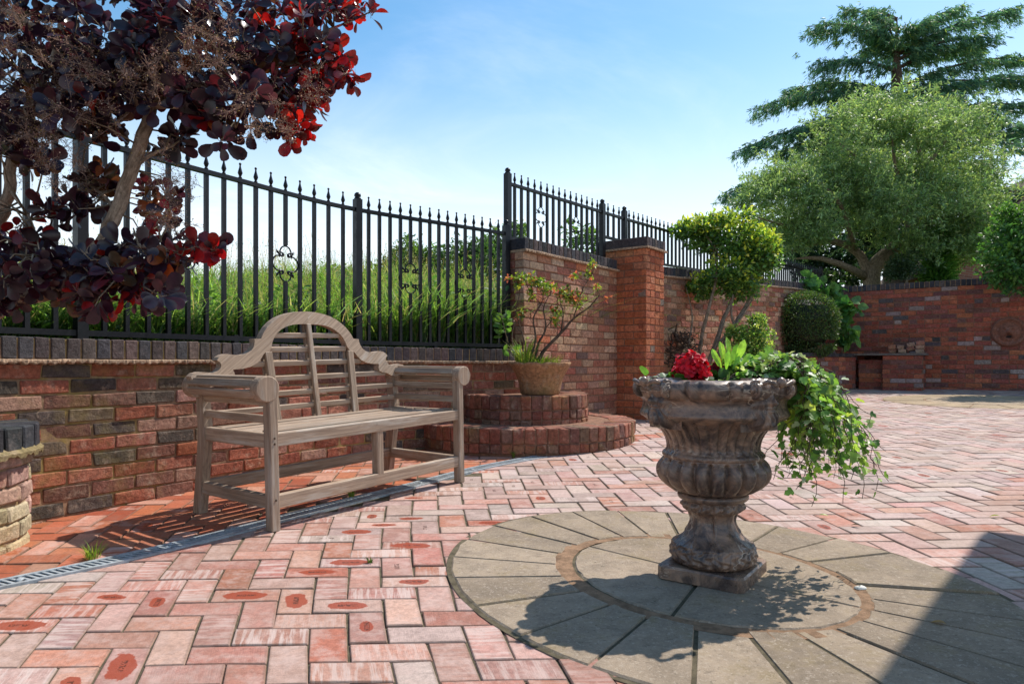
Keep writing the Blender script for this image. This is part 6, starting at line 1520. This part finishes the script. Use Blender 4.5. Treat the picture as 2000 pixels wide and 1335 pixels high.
for i, (ex, ey, Y) in enumerate(ends):
    e = P(ex, ey, Y); s0 = np.array([UX+random.uniform(-.02, .2), UY+random.uniform(-.15, .15), UZ+.02]); out_ = np.array([e[0]-UX, e[1]-UY]); 
    reach = max(.30, min(np.linalg.norm(out_), .55)); ang_ = math.atan2(out_[1], max(out_[0], .2)); rim = np.array([UX+.285*math.cos(ang_), UY+.285*math.sin(ang_), UZ+.055+random.uniform(0, .05)])
    top_ = np.array([UX+(.29+.5*(reach-.29))*math.cos(ang_), UY+(.29+.5*(reach-.29))*math.sin(ang_), max(UZ-.0, (UZ*.6+e[2]*.4))+random.uniform(-.03, .05)])
    q_ = np.vstack([s0, (s0+rim)/2+np.array([0, 0, .03]), rim, top_, (top_+e)/2+np.array([.02, 0, -.01]), e]); W = []
    qq = np.vstack([2*q_[0]-q_[1], q_, 2*q_[-1]-q_[-2]])
    for a_ in range(1, len(qq)-2):
        for t in np.linspace(0, 1, 5, endpoint=False): A0, B0, C0, D0 = qq[a_-1:a_+3]; W.append(.5*((2*B0)+(-A0+C0)*t+(2*A0-5*B0+4*C0-D0)*t*t+(-A0+3*B0-3*C0+D0)*t**3))
    W.append(q_[-1]); W = np.array(W)+RNG.normal(0, .006, (len(q_)*5-4, 3)); paths.append((W-iv, np.linspace(.0022, .0010, len(W))))
    L = np.r_[0, np.cumsum(np.linalg.norm(np.diff(W, axis=0), axis=1))]; sparse = i >= 98
    for d_ in np.arange(.02, L[-1], .042 if sparse else .038):
        c = np.array([np.interp(d_, L, W[:, j]) for j in range(3)]); tg = unit(np.array([np.interp(min(d_+.03, L[-1]), L, W[:, j]) for j in range(3)])-c+1e-6)
        od = unit(RNG.normal(0, 1, 3)*np.array([1, 1, .6])+tg*.4+np.array([.15, -.25, -.05])); lp.append(c+od*.012-iv); la.append(unit(od+np.array([0, 0, -.45]))); lu.append(np.array([.1, -.35, .75])+RNG.normal(0, .45, 3)); ls.append(random.uniform(.02, .046)*(.75 if d_ > L[-1]*.9 else 1))
for _ in range(620):                                             # the heap on the soil
    a_ = random.uniform(-.9, 2.2); r = random.uniform(.02, .30); x = UX+.02+r*math.cos(a_)*.95; y = UY+r*math.sin(a_)*.6-.03; z = UZ+.015+random.random()*.08*(1-(abs(x-UX-.16)/.26)**2 if abs(x-UX-.16) < .26 else .1)
    lp.append(np.array([x, y, z])-iv); od = unit(RNG.normal(0, 1, 3)*np.array([1, 1, .35])+np.array([.2, -.2, 0])); la.append(od); lu.append(np.array([0, -.25, 1])+RNG.normal(0, .4, 3)); ls.append(random.uniform(.024, .048))
n = len(lp); col = colset(n, [((.14, .27, .06), 4), ((.20, .35, .075), 3), ((.08, .17, .045), 2), ((.36, .50, .10), 2.6), ((.40, .47, .28), 1.5)])
V, Fq, C = scatter(IV, IVF, np.array(lp), frames(np.array(la), np.array(lu)), np.array(ls), col); mesh_np('leaves', V, Fq, M['leaf'], C, parent=ivy)
m = MB()
for W, r in paths: m.tube(W, r, 4)
m.build('vines', M['barkdark'], ivy)
m = MB(); m.lathe([(.001, -.012), (.03, -.010), (.042, 0), (.034, .010), (.001, .014)], 18); v = m.v[-1]; m.v[-1] = v*np.array([1.2, .8, 1.1])+RNG.normal(0, .0008, v.shape); o = m.build('pebble', mat_plain('grey_pebble', (.22, .22, .2), .7, 60), None, tuple(P(1306, 742, UY+.06))); tag(o, 'smooth grey stone lying in the urn left of the red flower', 'stone')
# ================================================================== litter on the paving
for px, py, lab, col in [(1680, 1031, 'curled dark dead leaf on the paving behind the round feature', (.06, .04, .02)), (1848, 1226, 'small curled tan leaf lying on a slab joint', (.36, .22, .1)), (1953, 1012, 'small yellow-green leaf fallen on the herringbone bricks at right', (.25, .26, .05)), (1600, 1010, 'small fallen ivy leaf on the bricks below the trailing ivy', (.16, .25, .05)), (1797, 848, 'orange fallen leaf far out on the paving', (.4, .2, .06)), (1668, 802, 'pale speck of petal on the paving by the ivy', (.6, .55, .5))]:
    c = G(px, py); V, Fq, C = scatter(OVA[0]*np.array([1, 1, 1.6]), OVA[1], np.array([[0, 0, .006]]), frames(np.array([[random.gauss(0, 1), random.gauss(0, 1), .15]]), np.array([[0, 0, 1.]])), np.array([.038]), np.array([col])); o = mesh_np('fallen_leaf', V, Fq, M['leaf'], C, loc=(c[0], c[1], c[2]+.006)); tag(o, lab, 'leaf')
m = MB(); m.lathe([(.001, 0), (.011, .001), (.014, .005), (.009, .010), (.001, .012)], 12); v = m.v[-1]; m.v[-1] = v*np.array([1.5, .9, 1])+RNG.normal(0, .0008, v.shape); c = G(1680, 1152); o = m.build('white_pebble', mat_plain('white_stone', (.7, .68, .62), .8, 80), None, (c[0], c[1], c[2]+.003)); tag(o, 'little white stone in the sandy ring joint of the round feature', 'stone')
